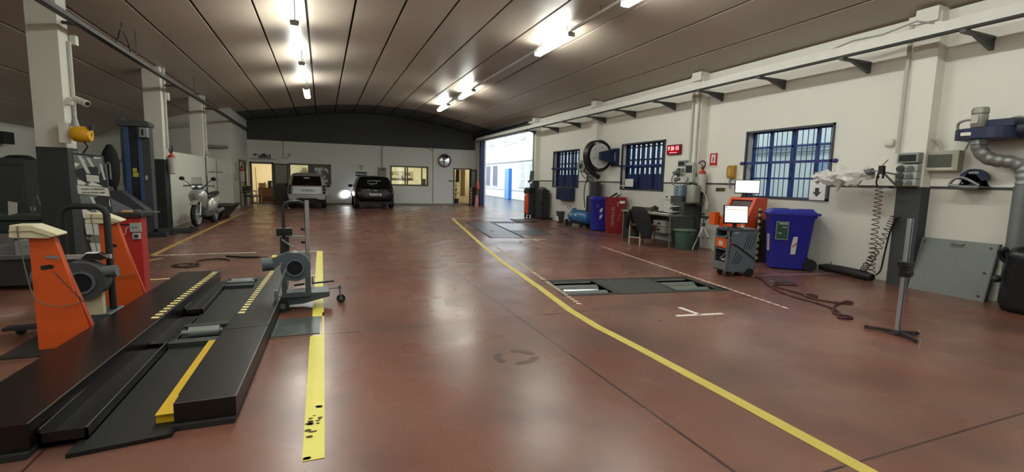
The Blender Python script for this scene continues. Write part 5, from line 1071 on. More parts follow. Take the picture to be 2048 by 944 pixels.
# ================================================================== ROLLER BRAKE TESTER AND FLUSH PLATES
t = thing('roller_tester','roller brake tester sunk in the floor of the right lane','brake tester',(3.8,5.2,0))
def tl4(a0,a1,b0,b1,z): return [tl(a0,b0,z),tl(a1,b0,z),tl(a1,b1,z),tl(a0,b1,z)]
MB().slab(tl4(.80,1.55,.0,.90,-.012),(0,0,.012)).obj('middle_cover', P('tester_cover','#3b413d',.45,.2,var=.12), t, smooth=False)
M = MB()
for a0,a1,b0,b1 in ((0,.8,0,.10),(0,.10,.1,.89),(.1,.8,.78,.89),(1.55,2.30,0,.10),(2.20,2.29,.1,.87),(1.55,2.2,.78,.87),(0.72,.80,.1,.78),(1.55,1.62,.1,.78)): M.slab(tl4(a0,a1,b0,b1,-.012),(0,0,.011))
M.obj('frame', P('tester_frame','#2e332f',.5,.2), t, smooth=False)
M = MB()
for b in (.0,.885): M.slab(tl4(0,2.3,b-.012,b+.012,.0005),(0,0,.003))
M.obj('edge_strip', P('tester_edge','#171817',.5), t, smooth=False)
for a0, a1 in ((.12,.70),(1.64,2.18)):
    for b in (.28,.60):
        MB().cyl(tl(a0,b,-.11),tl(a1,b,-.11),.10,n=22).obj('roller', P('roller_grit','#5d6461',.6,.1,var=.2,scale=50,bump=.3,bscale=120), t)
    MB().slab(tl4(a0+.02,a1-.02,.76,.80,-.02),(0,0,.012)).obj('toothed_edge', P('tooth_steel','#a3a69c',.35,.6), t, smooth=False)
    MB().cyl(tl(a0+.05,.44,-.05),tl(a1-.05,.44,-.05),.022,n=12).obj('sensor_roller', CHROME, t)
def groove(label, name, q, m, cat='floor plate'): return solo(MB().slab(q,(0,0,.003)), name, m, label, cat, smooth=False)
ST = P('flush_plate','#5a5254',.35,.3,var=.12); 
def tq(a0,a1,b0,b1): return tl4(a0,a1,b0,b1,.0004)
t = thing('play_detector','flush steel floor plates with black gaps far down the right lane','floor plate',tuple(tl(1,8)))
MB().slab(tq(.28,1.02,5.82,10.1),(0,0,.004)).obj('left_plate', ST, t, smooth=False)
MB().slab(tq(1.10,1.98,6.35,7.4),(0,0,.004)).obj('middle_plate', P('flush_dark','#3d3c40',.4,.3), t, smooth=False); MB().slab(tq(1.10,1.98,7.45,9.6),(0,0,.004)).obj('middle_plate', P('flush_pale','#6c666b',.3,.3), t, smooth=False)
M = MB()
for q in ((.22,.28,5.8,10.3),(1.02,1.10,5.8,10.1),(.22,2.2,10.1,10.28),(1.98,2.06,7.3,10.1)): M.slab(tq(*q),(0,0,.005))
for k in range(7): M.slab(tq(1.15+k*.12,1.21+k*.12,9.65,10.0),(0,0,.006))
M.obj('gap_frame', P('gap_black','#141317',.6), t, smooth=False)
MB().slab(tq(1.98,2.7,10.1,11.2),(0,0,.02)).obj('rubber_pad', P('pad_dark','#24282b',.6), t, smooth=False)
for q in ((2.25,2.5,6.4,6.7),(2.45,2.7,7.9,8.2)): MB().slab(tq(*q),(0,0,.003)).obj('recess', P('recess_brown','#2f1f1c',.6), t, smooth=False)
solo(MB().ell((*tl(.58,7.4).xy,.012),(.05,.07,.012)),'paper_scrap',PAPER,'white scrap lying on the far flush plate','scrap'); solo(MB().ell((*tl(.8,5.1).xy,.01),(.05,.05,.01)),'paper_scrap',PAPER,'white scrap lying just before the far flush plates','scrap')
# ================================================================== BACK WALL AND OFFICES
t = thing('office_sign','lettering uffici with small emblem over a dark line above the office door','sign',(-2.65,BY-.01,2.2))
INK = P('sign_ink','#2a2c2c',.6,var=0)
text('uffici',.29,INK,t,(-2.50,BY-.012,2.26),bold=.010)
MB().box(-3.12,BY-.015,2.11,-2.02,BY-.003,2.135).obj('underline', P('sign_line','#55584f',.6), t, smooth=False)
MB().prism([(-2.98,2.36),(-2.90,2.22),(-2.82,2.36),(-2.86,2.36),(-2.90,2.29),(-2.94,2.36)],'xz',BY-.014,BY-.004).ell((-2.86,BY-.01,2.33),(.05,.006,.05)).obj('emblem', P('emblem_grey','#5d6064',.6), t, smooth=False)
t = thing('wall_plaque','dark blue plaque with pale writing on the back wall left of the black car','sign',(1.85,BY-.01,1.5))
MB().box(1.58,BY-.02,1.42,2.12,BY,1.65).obj('panel', P('plaque_navy','#1d2434',.5), t, smooth=False); text('REVISIONI',.11,P('plaque_letter','#c5c9ce',.5),t,(1.85,BY-.022,1.535),bold=.004)
t = thing('wall_bracket','small white fitting above the dark blue plaque','fitting',(1.85,BY-.02,1.8))
MB().box(1.72,BY-.05,1.93,1.98,BY,1.965).obj('top_plate', P('fitting_grey','#8e9088',.5), t, smooth=False); MB().box(1.81,BY-.04,1.75,1.89,BY,1.93).obj('stem', P('fitting_pale','#a9aba2',.5), t, smooth=False)
t = thing('meter_box','grey rounded meter box under a conduit above the black car','box',(2.88,BY-.1,1.45))
MB().prism([(2.70,1.48),(2.76,1.40),(3.0,1.40),(3.06,1.48),(3.06,1.90),(2.70,1.90)],'xz',BY-.16,BY).obj('body', P('meter_grey','#8f9288',.5), t, bev=.01); MB().box(2.80,BY-.17,1.74,3.0,BY-.158,1.86).obj('window', P('meter_dark','#55584f',.3), t, smooth=False)
t = thing('convex_mirror','round convex traffic mirror on the back wall by the gate','mirror',(6.13,BY-.1,2.06))
MB().lathe([(.30,.0),(.35,.01),(.36,.05),(.33,.06)],(6.13,BY-.02,2.38),(0,-1,0),32).obj('rim', P('mirror_rim','#5a5558',.4), t)
MB().lathe([(.33,.04),(.28,.072),(.20,.098),(.10,.112),(.005,.117)],(6.13,BY-.02,2.38),(0,-1,0),32).obj('glass', P('mirror_glass','#e4e6ea',.03,1,var=0), t, ang=80)
wallbox('name_plate','small grey plate left of the narrow glazed door','plate',6.36,BY-.02,1.27,6.63,BY,1.33,P('brass_dark','#5b5038'),bev=0)
# office interior
t = thing('office_desk','brown wooden desk seen through the open office door','desk',(-2.6,26.9,0))
MB().box(-2.95,26.6,.70,-1.9,27.3,.75).obj('top', WOOD, t, smooth=False); MB().box(-2.93,26.62,0,-1.9,26.66,.70).box(-2.95,26.6,0,-2.91,27.3,.7).obj('front_panel', P('desk_brown','#6a4529',.5,var=.15), t, smooth=False)
MB().box(-2.75,26.585,.10,-2.25,26.62,.32).obj('lower_niche', P('niche_dark','#3a2413',.6), t, smooth=False)
wallbox('carton','brown open box standing on the office desk left side','box',-2.93,26.62,.75,-2.62,26.9,.98,P('carton_brown','#7d6a44',.6))
wallbox('desk_screen','dark box with white notice on the office desk','monitor',-2.52,26.65,.75,-2.12,26.75,1.10,P('screen_brown','#2f2119',.5))
wallbox('notice','white notice on the dark box on the office desk','paper',-2.36,26.635,.80,-2.20,26.648,1.04,PAPER,0)
solo(MB().lathe([(.05,0),(.05,.16),(.02,.22),(.02,.28)],(-2.68,26.95,.75)),'bottle',P('bottle_green','#4a4a30',.3),'dark bottle behind the brown box on the office desk','bottle')
solo(MB().lathe([(.04,0),(.05,.16)],(-2.58,26.64,.75)),'cup',WHITE,'white cup between the boxes on the office desk','cup')
solo(MB().bar((-2.98,26.4,0),(-3.02,26.4,1.75),.04,.03),'door_edge',P('door_edge','#a59c78',.5),'open edge of the office door inside the doorway','door')
t = thing('office_shelf','small shelf with dark objects behind the left office window','shelf',(-1.2,28.4,1))
MB().box(-1.25,28.2,1.25,-.7,28.58,1.28).box(-1.1,28.3,1.62,-.6,28.58,1.64).obj('board', WOOD, t, smooth=False); MB().box(-1.2,28.3,1.28,-1.05,28.5,1.50).box(-1.0,28.3,1.28,-.8,28.5,1.44).box(-1.0,28.35,1.64,-.75,28.5,1.82).obj('binders', P('binder_olive','#8a7d4d',.6), t, smooth=False)
k = 0
for x0,x1,z0,z1 in ((-.33,-.22,1.62,1.80),(-.20,-.05,1.58,1.80),(-.04,.06,1.66,1.82),(.12,.24,1.64,1.78),(.22,.3,1.56,1.70),(.08,.16,1.30,1.42),(.14,.24,1.10,1.24),(-.28,-.02,1.42,1.56)):
    solo(MB().box(x0,BY+.042,z0,x1,BY+.05,z1),'paper_note',PAPER,['leftmost tall note on the brown office window','wide note near the left on the brown office window','narrow note left of the middle bar on the office window','first note of the right cluster on the office window','lower note of the right cluster on the office window','small note below the middle of the office window','lowest note on the right of the office window','grey wide note under the left cluster on the office window'][k],'paper','notes on the office window',smooth=False); k += 1
solo(MB().box(.00,BY+.03,1.02,.03,BY+.05,1.9).box(-.55,BY+.03,1.44,.35,BY+.05,1.47),'window_bar',P('bar_grey','#8a857a',.5),'thin cross bar on the brown office window','bar',smooth=False)
t = thing('framed_picture','framed sepia photograph of old cars seen through the sliding window','picture',(4.4,28.55,1.3))
MB().box(3.5,28.56,1.28,5.03,28.6,1.80).obj('print', P('sepia_paper','#b5a98a',.6,var=.2,scale=3), t, smooth=False)
M = MB().box(3.5,28.55,1.28,5.03,28.562,1.38)
for cx in (3.62,4.62): M.prism([(cx-.30,1.36),(cx-.28,1.52),(cx-.12,1.54),(cx,1.70),(cx+.22,1.70),(cx+.30,1.36)],'xz',28.552,28.561)
M.obj('dark_shapes', P('sepia_dark','#4a3d2c',.6), t, smooth=False)
M = MB()
for cx in (3.95,4.66): M.ell((cx,28.55,1.48),(.22,.006,.09))
M.obj('pale_shapes', P('sepia_pale','#d8d0b8',.6), t, smooth=False)
t = thing('potted_plant','dark leafy plant inside the narrow glazed door','plant',(6.92,26.0,0))
MB().lathe([(.13,0),(.18,.30),(.19,.32)],(6.95,26.0,0)).obj('pot', P('pot_dark','#3f3a33',.6), t)
M = MB()
for k in range(26):
    a = random.uniform(0,2*PI); z0 = random.uniform(.5,1.5); l = random.uniform(.3,.5); d = Vector((math.cos(a)*.7,math.sin(a)*.5,random.uniform(.1,.8))); s_ = Vector((-math.sin(a),math.cos(a),0))*.03; q = Vector((6.95,26,z0)); m_ = q+d*l*.6
    M.slab([q,m_+s_,q+d*l+Vector((0,0,-.12)),m_-s_],(0,0,.004))
M.cyl((6.95,26,.3),(6.95,26,1.6),.02,n=8); M.obj('leaves', LEAF, t, smooth=False)
solo(MB().box(7.02,26.2,1.25,7.2,26.3,1.95),'wall_poster',P('poster_dark_red','#4a2a26',.6,var=.4,scale=9),'dark reddish poster beside the plant behind the narrow door','poster',smooth=False)
solo(MB().box(7.36,26.5,.45,7.62,26.56,1.95),'brown_door_panel',P('leaf_cream','#b3a273',.5),'cream and brown narrow panel deep in the corridor','panel',smooth=False)
t = thing('hazard_post','black and white striped post before the narrow glazed door','post',(7.55,24.9,0))
MB().box(7.47,24.86,.02,7.56,24.94,.98).obj('post', hazard_mat('black_white_stripes','#d8d4c6','#17171a',7,(.7,0,1)), t, smooth=False); MB().box(7.35,24.75,0,7.75,25.05,.02).obj('base', BLACK, t, smooth=False)
solo(MB().ell((7.70,24.30,1.12),(.10,.06,.25)).ell((7.74,24.28,.98),(.07,.05,.14)),'salmon_coat',TERRA,'salmon coloured cloth hanging beside the gate post','cloth')
solo(MB().prism([(7.56,0),(7.75,0),(7.77,.30),(7.68,.60),(7.60,.53)],'xz',24.3,24.42),'salmon_bag',P('salmon_striped','#bd7d74',.6,var=.4,scale=9),'pale red bag on the floor beside the gate post','bag')
# visitor chairs
def visitor_chair(loc, rz, label):
    t = thing('visitor_chair', label, 'chair', loc, rz, None, local=True)
    MB().cbox((0,0,.45),(.46,.44,.05),(.05,0,0)).obj('seat', BLACK, t, bev=.015); MB().cbox((0,.23,.72),(.44,.04,.34),(.18,0,0)).obj('backrest', BLACK, t, bev=.015)
    for s in (-1,1):
        MB().tube([(s*.25,-.24,0),(s*.25,-.22,.62),(s*.25,-.16,.66),(s*.25,.2,.66)],.013,smooth=1).tube([(s*.25,.22,0),(s*.25,.20,.45),(s*.2,.26,.85)],.013).obj('leg', P('chair_chrome','#a5a6a2',.3,.7), t)
    MB().bar((-.25,0,.43),(.25,0,.43),.02,.02).obj('cross_bar', P('chair_chrome','#a5a6a2'), t, smooth=False)
    return t
c0 = visitor_chair((-2.92,23.35,0), PI/2-.2, 'black chrome framed chair nearer to the viewer under the wall extinguisher')
dup(c0, (-2.88,24.25,0), PI/2-.3, 'black chrome framed chair closest to the office door')
t = thing('wall_frame','narrow pale framed notice on the corner room wall','frame',(-3.19,22.0,1.2))
M = MB()
for q in ((21.75,1.15,21.8,1.85),(22.25,1.15,22.3,1.85),(21.75,1.8,22.3,1.85),(21.75,1.15,22.3,1.2)): M.box(-3.2,q[0],q[1],-3.18,q[2],q[3])
M.obj('frame', P('frame_pale','#99998c',.5), t, smooth=False); MB().box(-3.2,21.8,1.2,-3.19,22.25,1.8).obj('sheet', P('frame_sheet','#c5c5b8',.6), t, smooth=False)
solo(MB().box(-3.2,22.95,1.05,-3.19,23.25,1.9),'white_notice',PAPER,'white notice on the corner wall behind the chairs','paper',smooth=False)

# ================================================================== CARS
def car(name, label, loc, rings, paint):
    t = thing(name, label, 'car', loc, 0, local=True)
    R = []
    for r in rings: R.append([(-w,y,z) for w,z,y in r] + [(w,y,z) for w,z,y in reversed(r)])
    o = MB().loft(R).obj('body', paint, t, ang=50)
    m = o.modifiers.new('soften','SUBSURF'); m.levels = 2; m.render_levels = 2
    return t
def rear_y(r, z):
    for (w0,z0,y0),(w1,z1,y1) in zip(r, r[1:]):
        if z0 <= z <= z1: f_ = (z-z0)/(z1-z0); return y0+(y1-y0)*f_
    return r[-1][2]
def on_rear(M, r, quad, off=.02, th=.012): return M.slab([(x,rear_y(r,z)-off,z) for x,z in quad],(0,-th,0))
def wheels(t, xs, ys, r, w):
    for y in ys:
        for s in (-1,1):
            k = MB().lathe([(r*.6,-w/2),(r*.93,-w/2),(r,-w/3),(r,w/3),(r*.93,w/2),(r*.6,w/2)],(s*xs,y,r),(1,0,0),26).obj('wheel', RUB, t)
            MB().lathe([(.02,0),(r*.6,0),(r*.62,.02),(.02,.03)],(s*(xs+w*.35*1),y,r) if s > 0 else (-(xs+w*.35)-.03,y,r),(1,0,0),18).obj('rim', ALU, k)
s0 = [(.74,.32,.03),(.77,.55,.0),(.70,.95,.07),(.60,1.36,.25),(.50,1.44,.32)]
rings = [s0, [(.79,.28,.22),(.81,.55,.12),(.76,.95,.2),(.65,1.40,.36),(.53,1.50,.42)], [(.76,.24,.7),(.79,.55,.7),(.78,.95,.7),(.66,1.44,.75),(.54,1.54,.8)],
 [(.76,.24,1.5),(.78,.55,1.5),(.77,.95,1.5),(.66,1.44,1.4),(.54,1.53,1.35)],[(.76,.24,2.0),(.78,.55,2.0),(.75,.95,1.95),(.62,1.35,1.65),(.5,1.45,1.58)],[(.74,.26,2.4),(.76,.55,2.4),(.70,.88,2.35),(.6,.98,2.15),(.5,1.02,2.1)],[(.62,.3,2.64),(.66,.5,2.66),(.6,.75,2.6),(.5,.86,2.45),(.4,.88,2.4)]]
car1 = car('small_car','small silver two seat car parked nose to the office window','' or (-.61,22.3,0),rings,SILVER)
SM_GL = P('car_glass_brown','#120c0b',.06,var=0)
o = on_rear(MB(), s0, [(-.60,.97),(.60,.97),(.53,1.375),(-.53,1.375)], .0, .03).obj('rear_window', SM_GL, car1, smooth=False, bev=.01)
on_rear(MB(), s0, [(-.12,1.27),(.10,1.27),(.10,1.315),(-.12,1.315)], .03, .006).obj('window_sticker', P('sticker_grey','#b9b9b4',.5), o, smooth=False)
on_rear(MB(), s0, [(-.56,.60),(.56,.60),(.58,.955),(-.58,.955)], .002, .03).obj('tailgate', P('silver_tailgate','#8f918e',.35,.4), car1, smooth=False, bev=.012)
on_rear(MB(), s0, [(-.575,.93),(.575,.93),(.575,.965),(-.575,.965)], .034, .006).obj('red_brown_reflection', P('tail_reflection','#7a4a35',.4), car1, smooth=False)  # reflection along the tailgate top, painted as a coloured band
p_ = on_rear(MB(), s0, [(-.29,.70),(.29,.70),(.29,.82),(-.29,.82)], .036, .01).obj('number_plate', P('plate_white','#c9c9c4',.5), car1, smooth=False)
text('CK 801 JB',.11,P('plate_ink','#23252a',.6),car1,(0,rear_y(s0,.76)-.05,.76),name='plate_lettering')
for s in (-1,1):
    b = MB()
    for z in (.93,.80,.67): b.cyl((s*.665,rear_y(s0,z)+.05,z),(s*.68,rear_y(s0,z)-.02,z),.058,n=16)
    b.obj('tail_lamp', P('lamp_dark_red','#2a0d0d',.2), car1)
    MB().cbox((s*.88,1.75,.93),(.16,.09,.12)).bar((s*.75,1.75,.90),(s*.85,1.75,.92),.03,.03).obj('door_mirror', BLACK, car1, bev=.02)
o = on_rear(MB(), s0, [(-.70,.36),(.70,.36),(.74,.44),(.73,.585),(-.73,.585),(-.74,.44)], .0, .035).obj('rear_bumper', SILVER, car1, smooth=False, bev=.015)
on_rear(MB(), s0, [(-.50,.355),(.50,.355),(.36,.43),(-.36,.43)], .036, .006).obj('lower_grille', BLACK, o, smooth=False)
MB().cyl((.0,rear_y(s0,1.02)-.04,1.02),(.0,rear_y(s0,1.02)-.02,1.02),.03,n=10).bar((0,rear_y(s0,1.02)-.04,1.02),(.25,rear_y(s0,1.05)-.04,1.06),.015,.01).obj('rear_wiper', BLACK, car1)
MB().box(-.62,.3,.18,.62,2.4,.30).obj('underbody', BLACK, car1, smooth=False)
wheels(car1, .66, (.45,2.2), .29, .20)
b0 = [(.70,.42,.05),(.80,.62,.0),(.78,.90,.06),(.62,1.33,.42),(.52,1.38,.50)]
rings = [b0, [(.80,.30,.25),(.85,.62,.14),(.83,.92,.24),(.66,1.38,.55),(.55,1.44,.62)], [(.80,.24,.9),(.855,.60,.9),(.835,.93,.9),(.66,1.42,1.0),(.55,1.47,1.05)],
 [(.80,.24,1.9),(.85,.60,1.9),(.83,.93,1.85),(.66,1.41,1.7),(.55,1.46,1.65)],[(.80,.24,2.6),(.85,.6,2.6),(.80,.92,2.55),(.62,1.28,2.1),(.52,1.36,2.0)],[(.78,.26,3.1),(.82,.6,3.1),(.75,.86,3.0),(.64,.96,2.8),(.55,.99,2.75)],[(.62,.3,3.55),(.66,.5,3.58),(.6,.68,3.5),(.52,.76,3.35),(.42,.78,3.3)]]
car2 = car('hatchback_car','black hatchback parked with its lit headlamp near the back wall','' or (2.16,21.62,0),rings,BLKCAR)
o = on_rear(MB(), b0, [(-.66,.95),(.66,.95),(.55,1.30),(-.55,1.30)], .0, .025).obj('rear_window', DGLASS, car2, smooth=False, bev=.01)
M = MB()
for q in ([(-.30,1.22),(.28,1.22),(.28,1.25),(-.30,1.25)],[(-.30,1.12),(-.27,1.12),(-.27,1.23),(-.30,1.23)],[(-.24,1.10),(.08,1.10),(.08,1.125),(-.24,1.125)],[(.05,1.12),(.08,1.12),(.12,1.21),(.09,1.21)],[(-.22,1.06),(-.05,1.06),(-.05,1.075),(-.22,1.075)]): on_rear(M, b0, q, .026, .003)
M.obj('window_sticker', P('pale_reflection','#8d9298',.4), o, smooth=False)  # pale strokes are white reflections painted onto the rear glass
p_ = on_rear(MB(), b0, [(-.24,.585),(.26,.585),(.26,.69),(-.24,.69)], .012, .012).obj('number_plate', P('plate_white','#c9c9c4'), car2, smooth=False)
text('FX 222JA',.10,P('plate_ink','#23252a'),car2,(.01,-.03,.637),name='plate_lettering')
for s in (-1,1):
    on_rear(MB(), b0, [(s*.58,.80),(s*.76,.78),(s*.74,.95),(s*.62,.95)], .004, .03).obj('tail_lamp', P('lamp_smoked_red','#240a0c',.12), car2, smooth=False, bev=.01)
    MB().cbox((s*.93,2.25,.98),(.18,.10,.13)).bar((s*.80,2.25,.94),(s*.90,2.25,.96),.03,.03).obj('door_mirror', BLACK, car2, bev=.02)
    MB().slab([(s*.825,.85,.97),(s*.68,1.25,1.34),(s*.68,1.75,1.34),(s*.825,2.2,.99)],(s*.012,0,.004)).obj('side_window', DGLASS, car2, smooth=False)
on_rear(MB(), b0, [(-.07,.80),(.09,.80),(.09,.83),(-.07,.83)], .012, .015).obj('emblem', CHROME, car2, smooth=False)
on_rear(MB(), b0, [(-.34,.87),(-.22,.83),(-.22,.845),(-.34,.885)], .01, .008).obj('badge_lettering', P('badge_chrome','#a5a7a9',.3,.6), car2, smooth=False)
MB().cyl((.05,.75,1.43),(.02,.72,1.62),.008,n=6).obj('aerial', BLACK, car2)
MB().box(-.70,.3,.2,.70,3.2,.32).obj('underbody', BLACK, car2, smooth=False)
wheels(car2, .74, (.65,2.95), .31, .20)
hl = MB().ell((-.60,3.40,.66),(.13,.10,.08)).obj('headlamp', EM('headlamp_glow','#eef4ff',6), car2)
sp = bpy.data.lights.new('headlamp_beam','SPOT'); sp.energy = 60; sp.spot_size = 1.0; sp.spot_blend = .9; sp.shadow_soft_size = .06; sp.color = (.93,.97,1)
so = bpy.data.objects.new('headlamp_beam', sp); COL.objects.link(so); so.parent = car2; so.location = (-.80,3.45,.60); so.rotation_euler = (math.radians(80),0,math.radians(40))

# ================================================================== SCOOTER
sc = thing('motor_scooter','silver motor scooter with large front wheel parked by the low partition','scooter',(-3.0,14.25,0),-.10,local=True)
SS = P('scooter_silver','#b0b2aa',.3,.4,var=.03); SD = P('scooter_dark','#3a3d3c',.5)
def spoke_wheel(y, r, w, n=6):
    k = MB().lathe([(r*.78,-w/2),(r*.95,-w*.4),(r,0),(r*.95,w*.4),(r*.78,w/2)],(0,y,r),(1,0,0),30).obj('wheel', RUB, sc)
    M = MB().lathe([(r*.70,-w*.42),(r*.80,-w*.45),(r*.80,w*.45),(r*.70,w*.42)],(0,y,r),(1,0,0),28)
    for i in range(n): a = 2*PI*i/n; M.bar((0,y,r),(0,y+r*.75*math.cos(a),r+r*.75*math.sin(a)),.03,.025)
    M.cyl((-.04,y,r),(.04,y,r),.05,n=14); M.obj('rim', P('scooter_rim','#c4c6c2',.35,.5), k); return k
spoke_wheel(0,.32,.11); spoke_wheel(1.32,.31,.12)
MB().cyl((-.06,.0,.32),(-.075,.0,.32),.13,n=20).obj('brake_disc', P('disc_steel','#8a8c8a',.3,.8), sc)
for s in (-1,1): MB().cyl((s*.08,-.01,.30),(s*.07,.12,.72),.022,n=10).obj('fork_leg', ALU, sc)
M = MB(); arcs = []
for k in range(9): a = PI*.26+PI*.60*k/8; arcs.append([(x,.0-.36*math.cos(a)*1.0,.32+(.36+.012*(1-abs(x)/.085))*math.sin(a)) for x in (-.085,-.05,0,.05,.085)]+[(x,.0-.345*math.cos(a),.32+.345*math.sin(a)) for x in (.085,.05,0,-.05,-.085)])
M.loft(arcs); M.obj('front_fender', SS, sc, ang=60)
sh = []
for z, w, y, d in ((.42,.10,.20,.05),(.55,.16,.16,.10),(.70,.21,.12,.14),(.82,.22,.10,.15),(.92,.17,.12,.12),(.98,.10,.16,.08)):
    sh.append([(w*math.cos(2*PI*k/18), y+.05-d*max(-.3,math.sin(2*PI*k/18)) , z) for k in range(18)])
MB().loft(sh).obj('leg_shield', SS, sc, ang=60)
MB().prism([(.16,.28),(.26,.62),(.22,.95),(.30,.95),(.34,.60),(.32,.33),(.85,.33),(.85,.24),(.25,.24)],'yz',-.17,.17).obj('inner_shield', SD, sc, smooth=False, bev=.02)
bd = []
for y, w, z0, z1 in ((.78,.10,.32,.62),(.9,.17,.30,.74),(1.15,.19,.42,.76),(1.45,.16,.52,.76),(1.65,.08,.60,.74)): bd.append([(w*math.cos(2*PI*k/16), y, (z0+z1)/2+(z1-z0)/2*math.sin(2*PI*k/16)) for k in range(16)])
MB().loft(bd).obj('rear_body', SS, sc, ang=60)
MB().loft([[(w*math.cos(2*PI*k/14),y,zc+.05*math.sin(2*PI*k/14)) for k in range(14)] for y,w,zc in ((.72,.08,.74),(.85,.14,.78),(1.2,.15,.80),(1.55,.11,.83),(1.68,.05,.84))]).obj('seat', BLACK, sc, ang=60)
hd = []
for z, w, d in ((.94,.10,.07),(1.0,.15,.10),(1.05,.17,.10),(1.09,.12,.07)): hd.append([(w*math.cos(2*PI*k/16), .17+d*math.sin(2*PI*k/16), z) for k in range(16)])
MB().loft(hd).obj('headset', P('headset_grey','#6b706c',.35,.3), sc, ang=60)
for s in (-1,1):
    MB().ell((s*.07,.075,1.03),(.045,.02,.022)).obj('headlight', EM('scooter_headlight_glass','#f2f4ee',.5), sc)
    MB().cyl((s*.15,.19,1.05),(s*.35,.27,1.04),.02,n=10).obj('grip', BLACK, sc)
    MB().bar((s*.2,.16,1.04),(s*.34,.20,1.04),.012,.012).obj('brake_lever', ALU, sc)
    MB().tube([(s*.17,.2,1.06),(s*.24,.2,1.14),(s*.33,.21,1.20)],.009,n=6).obj('mirror_stem', BLACK, sc); MB().ell((s*.36,.21,1.23),(.065,.02,.05)).obj('mirror', BLACK, sc)
M = MB()
for z, w in ((1.08,.14),(1.16,.15),(1.24,.12)): pass
MB().slab([(-.14,.07,1.07),(.14,.07,1.07),(.11,.13,1.27),(-.11,.13,1.27)],(0,.006,0)).obj('windscreen', glass_mat('windscreen_plastic','#f0f4f2',.12), sc)
for s in (-1,1): MB().bar((s*.12,.9,.28),(s*.17,.98,.02),.02,.02).obj('stand_leg', DARK, sc, smooth=False)
MB().cyl((.17,1.0,.32),(.17,1.55,.38),.05,n=14).obj('exhaust', P('exhaust_grey','#8b8d8a',.35,.6), sc)
t = thing('plastic_tray','large flared black plastic tray on the floor behind the scooter','tray',(-3.05,16.9,0))
MB().loft([[(-3.25,16.4,.01),(-2.85,16.4,.01),(-2.85,17.9,.01),(-3.25,17.9,.01)],[(-3.42,16.2,.42),(-2.68,16.2,.42),(-2.55,18.1,.42),(-3.42,18.1,.42)]]).obj('tub', P('tray_black','#161312',.5), t, smooth=False)
MB().box(-3.44,16.18,.41,-2.60,16.22,.44).box(-2.66,16.2,.41,-2.54,18.1,.44).obj('rim', P('tray_rim','#2a2523',.4), t, smooth=False)

# ================================================================== LEFT BACKGROUND
lf2 = thing('lift_column','tall blue lift column with black chain guard beside the second white column','lift column',(-3.6,12.3,0))
LB = P('lift_blue','#33507c',.45,var=.06)
MB().box(-3.81,12.26,.1,-3.72,12.5,2.30).box(-3.57,12.26,.1,-3.50,12.5,2.30).obj('column', LB, lf2, smooth=False, bev=.006)
MB().box(-3.72,12.30,.1,-3.57,12.4,2.30).obj('chain_guard', P('guard_black','#131a24',.5), lf2, smooth=False)
MB().box(-3.50,12.27,.1,-3.36,12.5,2.30).box(-3.86,12.27,.1,-3.81,12.5,2.26).obj('side_casing', P('casing_grey','#3d4245',.5), lf2, smooth=False)
MB().prism([(-3.90,2.30),(-3.90,2.42),(-3.84,2.47),(-3.78,2.42),(-3.38,2.42),(-3.33,2.37),(-3.34,2.30)],'xz',12.2,12.55).obj('head_cover', P('head_grey','#46484a',.5), lf2, smooth=False, bev=.01)
b = MB().box(-3.50,12.14,2.08,-3.36,12.27,2.28).obj('motor_box', P('motor_box','#8f9296',.4,.3), lf2, bev=.006); MB().box(-3.46,12.13,2.12,-3.42,12.141,2.24).obj('gap', DARK, b, smooth=False)
M = MB().box(-3.69,12.29,1.36,-3.62,12.3,1.44).box(-3.69,12.29,1.26,-3.59,12.3,1.35); M.obj('yellow_label', P('lift_yellow_label','#cdbf3a',.5), lf2, smooth=False)
MB().box(-3.47,12.255,1.20,-3.43,12.27,1.29).obj('switch', P('switch_white','#b9bcbe',.5), lf2, bev=.003)
MB().prism([(-4.0,.50),(-4.0,.86),(-3.94,.98),(-3.78,.98),(-3.36,.58),(-3.36,.50)],'xz',11.85,12.16).obj('carriage', P('carriage_dark','#3a3f44',.5), lf2, smooth=False, bev=.006)
MB().prism([(-3.98,.52),(-3.98,.84),(-3.46,.52)],'xz',11.83,11.852).obj('gusset', P('gusset_grey','#868d95',.45), lf2, smooth=False)
MB().box(-3.83,11.9,.98,-3.76,12.0,1.08).obj('latch', P('latch_steel','#7f868c',.35,.5), lf2, smooth=False)
MB().tube([(-4.02,11.95,1.5),(-4.02,11.95,1.08),(-3.98,11.95,1.02)],.02).tube([(-4.02,11.95,1.5),(-3.98,11.95,1.54),(-3.96,11.95,1.5),(-3.96,11.95,1.2)],.02).obj('lever', P('lever_pale','#72787a',.4), lf2)
MB().loft([[(-3.98+r*math.cos(2*PI*k/14),12.05+r*.7*math.sin(2*PI*k/14),z) for k in range(14)] for z,r in ((1.05,.10),(1.2,.14),(1.5,.16),(1.75,.12),(1.9,.04))]).obj('hanging_cover', P('cover_black','#0f1216',.8), lf2)
MB().box(-4.1,12.0,0,-3.1,12.8,.10).obj('base_plate', P('lift_base','#2a2d30',.5), lf2, smooth=False)
MB().bar((-3.3,12.1,.14),(-2.75,12.75,.10),.14,.06).cyl((-2.78,12.72,.08),(-2.78,12.72,.16),.05,n=14).obj('swing_arm', P('swing_arm','#1f2123',.5), lf2, smooth=False)
t = thing('ramp_plate','low black ramp plate on the floor before the scooter','plate',(-3.1,13.2,0))
MB().prism([(12.8,0),(13.5,0),(13.45,.05),(12.95,.07)],'yz',-3.45,-2.80).obj('plate', P('ramp_black','#17181a',.5), t, smooth=False)
MB().box(-2.9,12.9,.06,-2.86,12.95,.12).obj('pin', GREY, t, smooth=False)
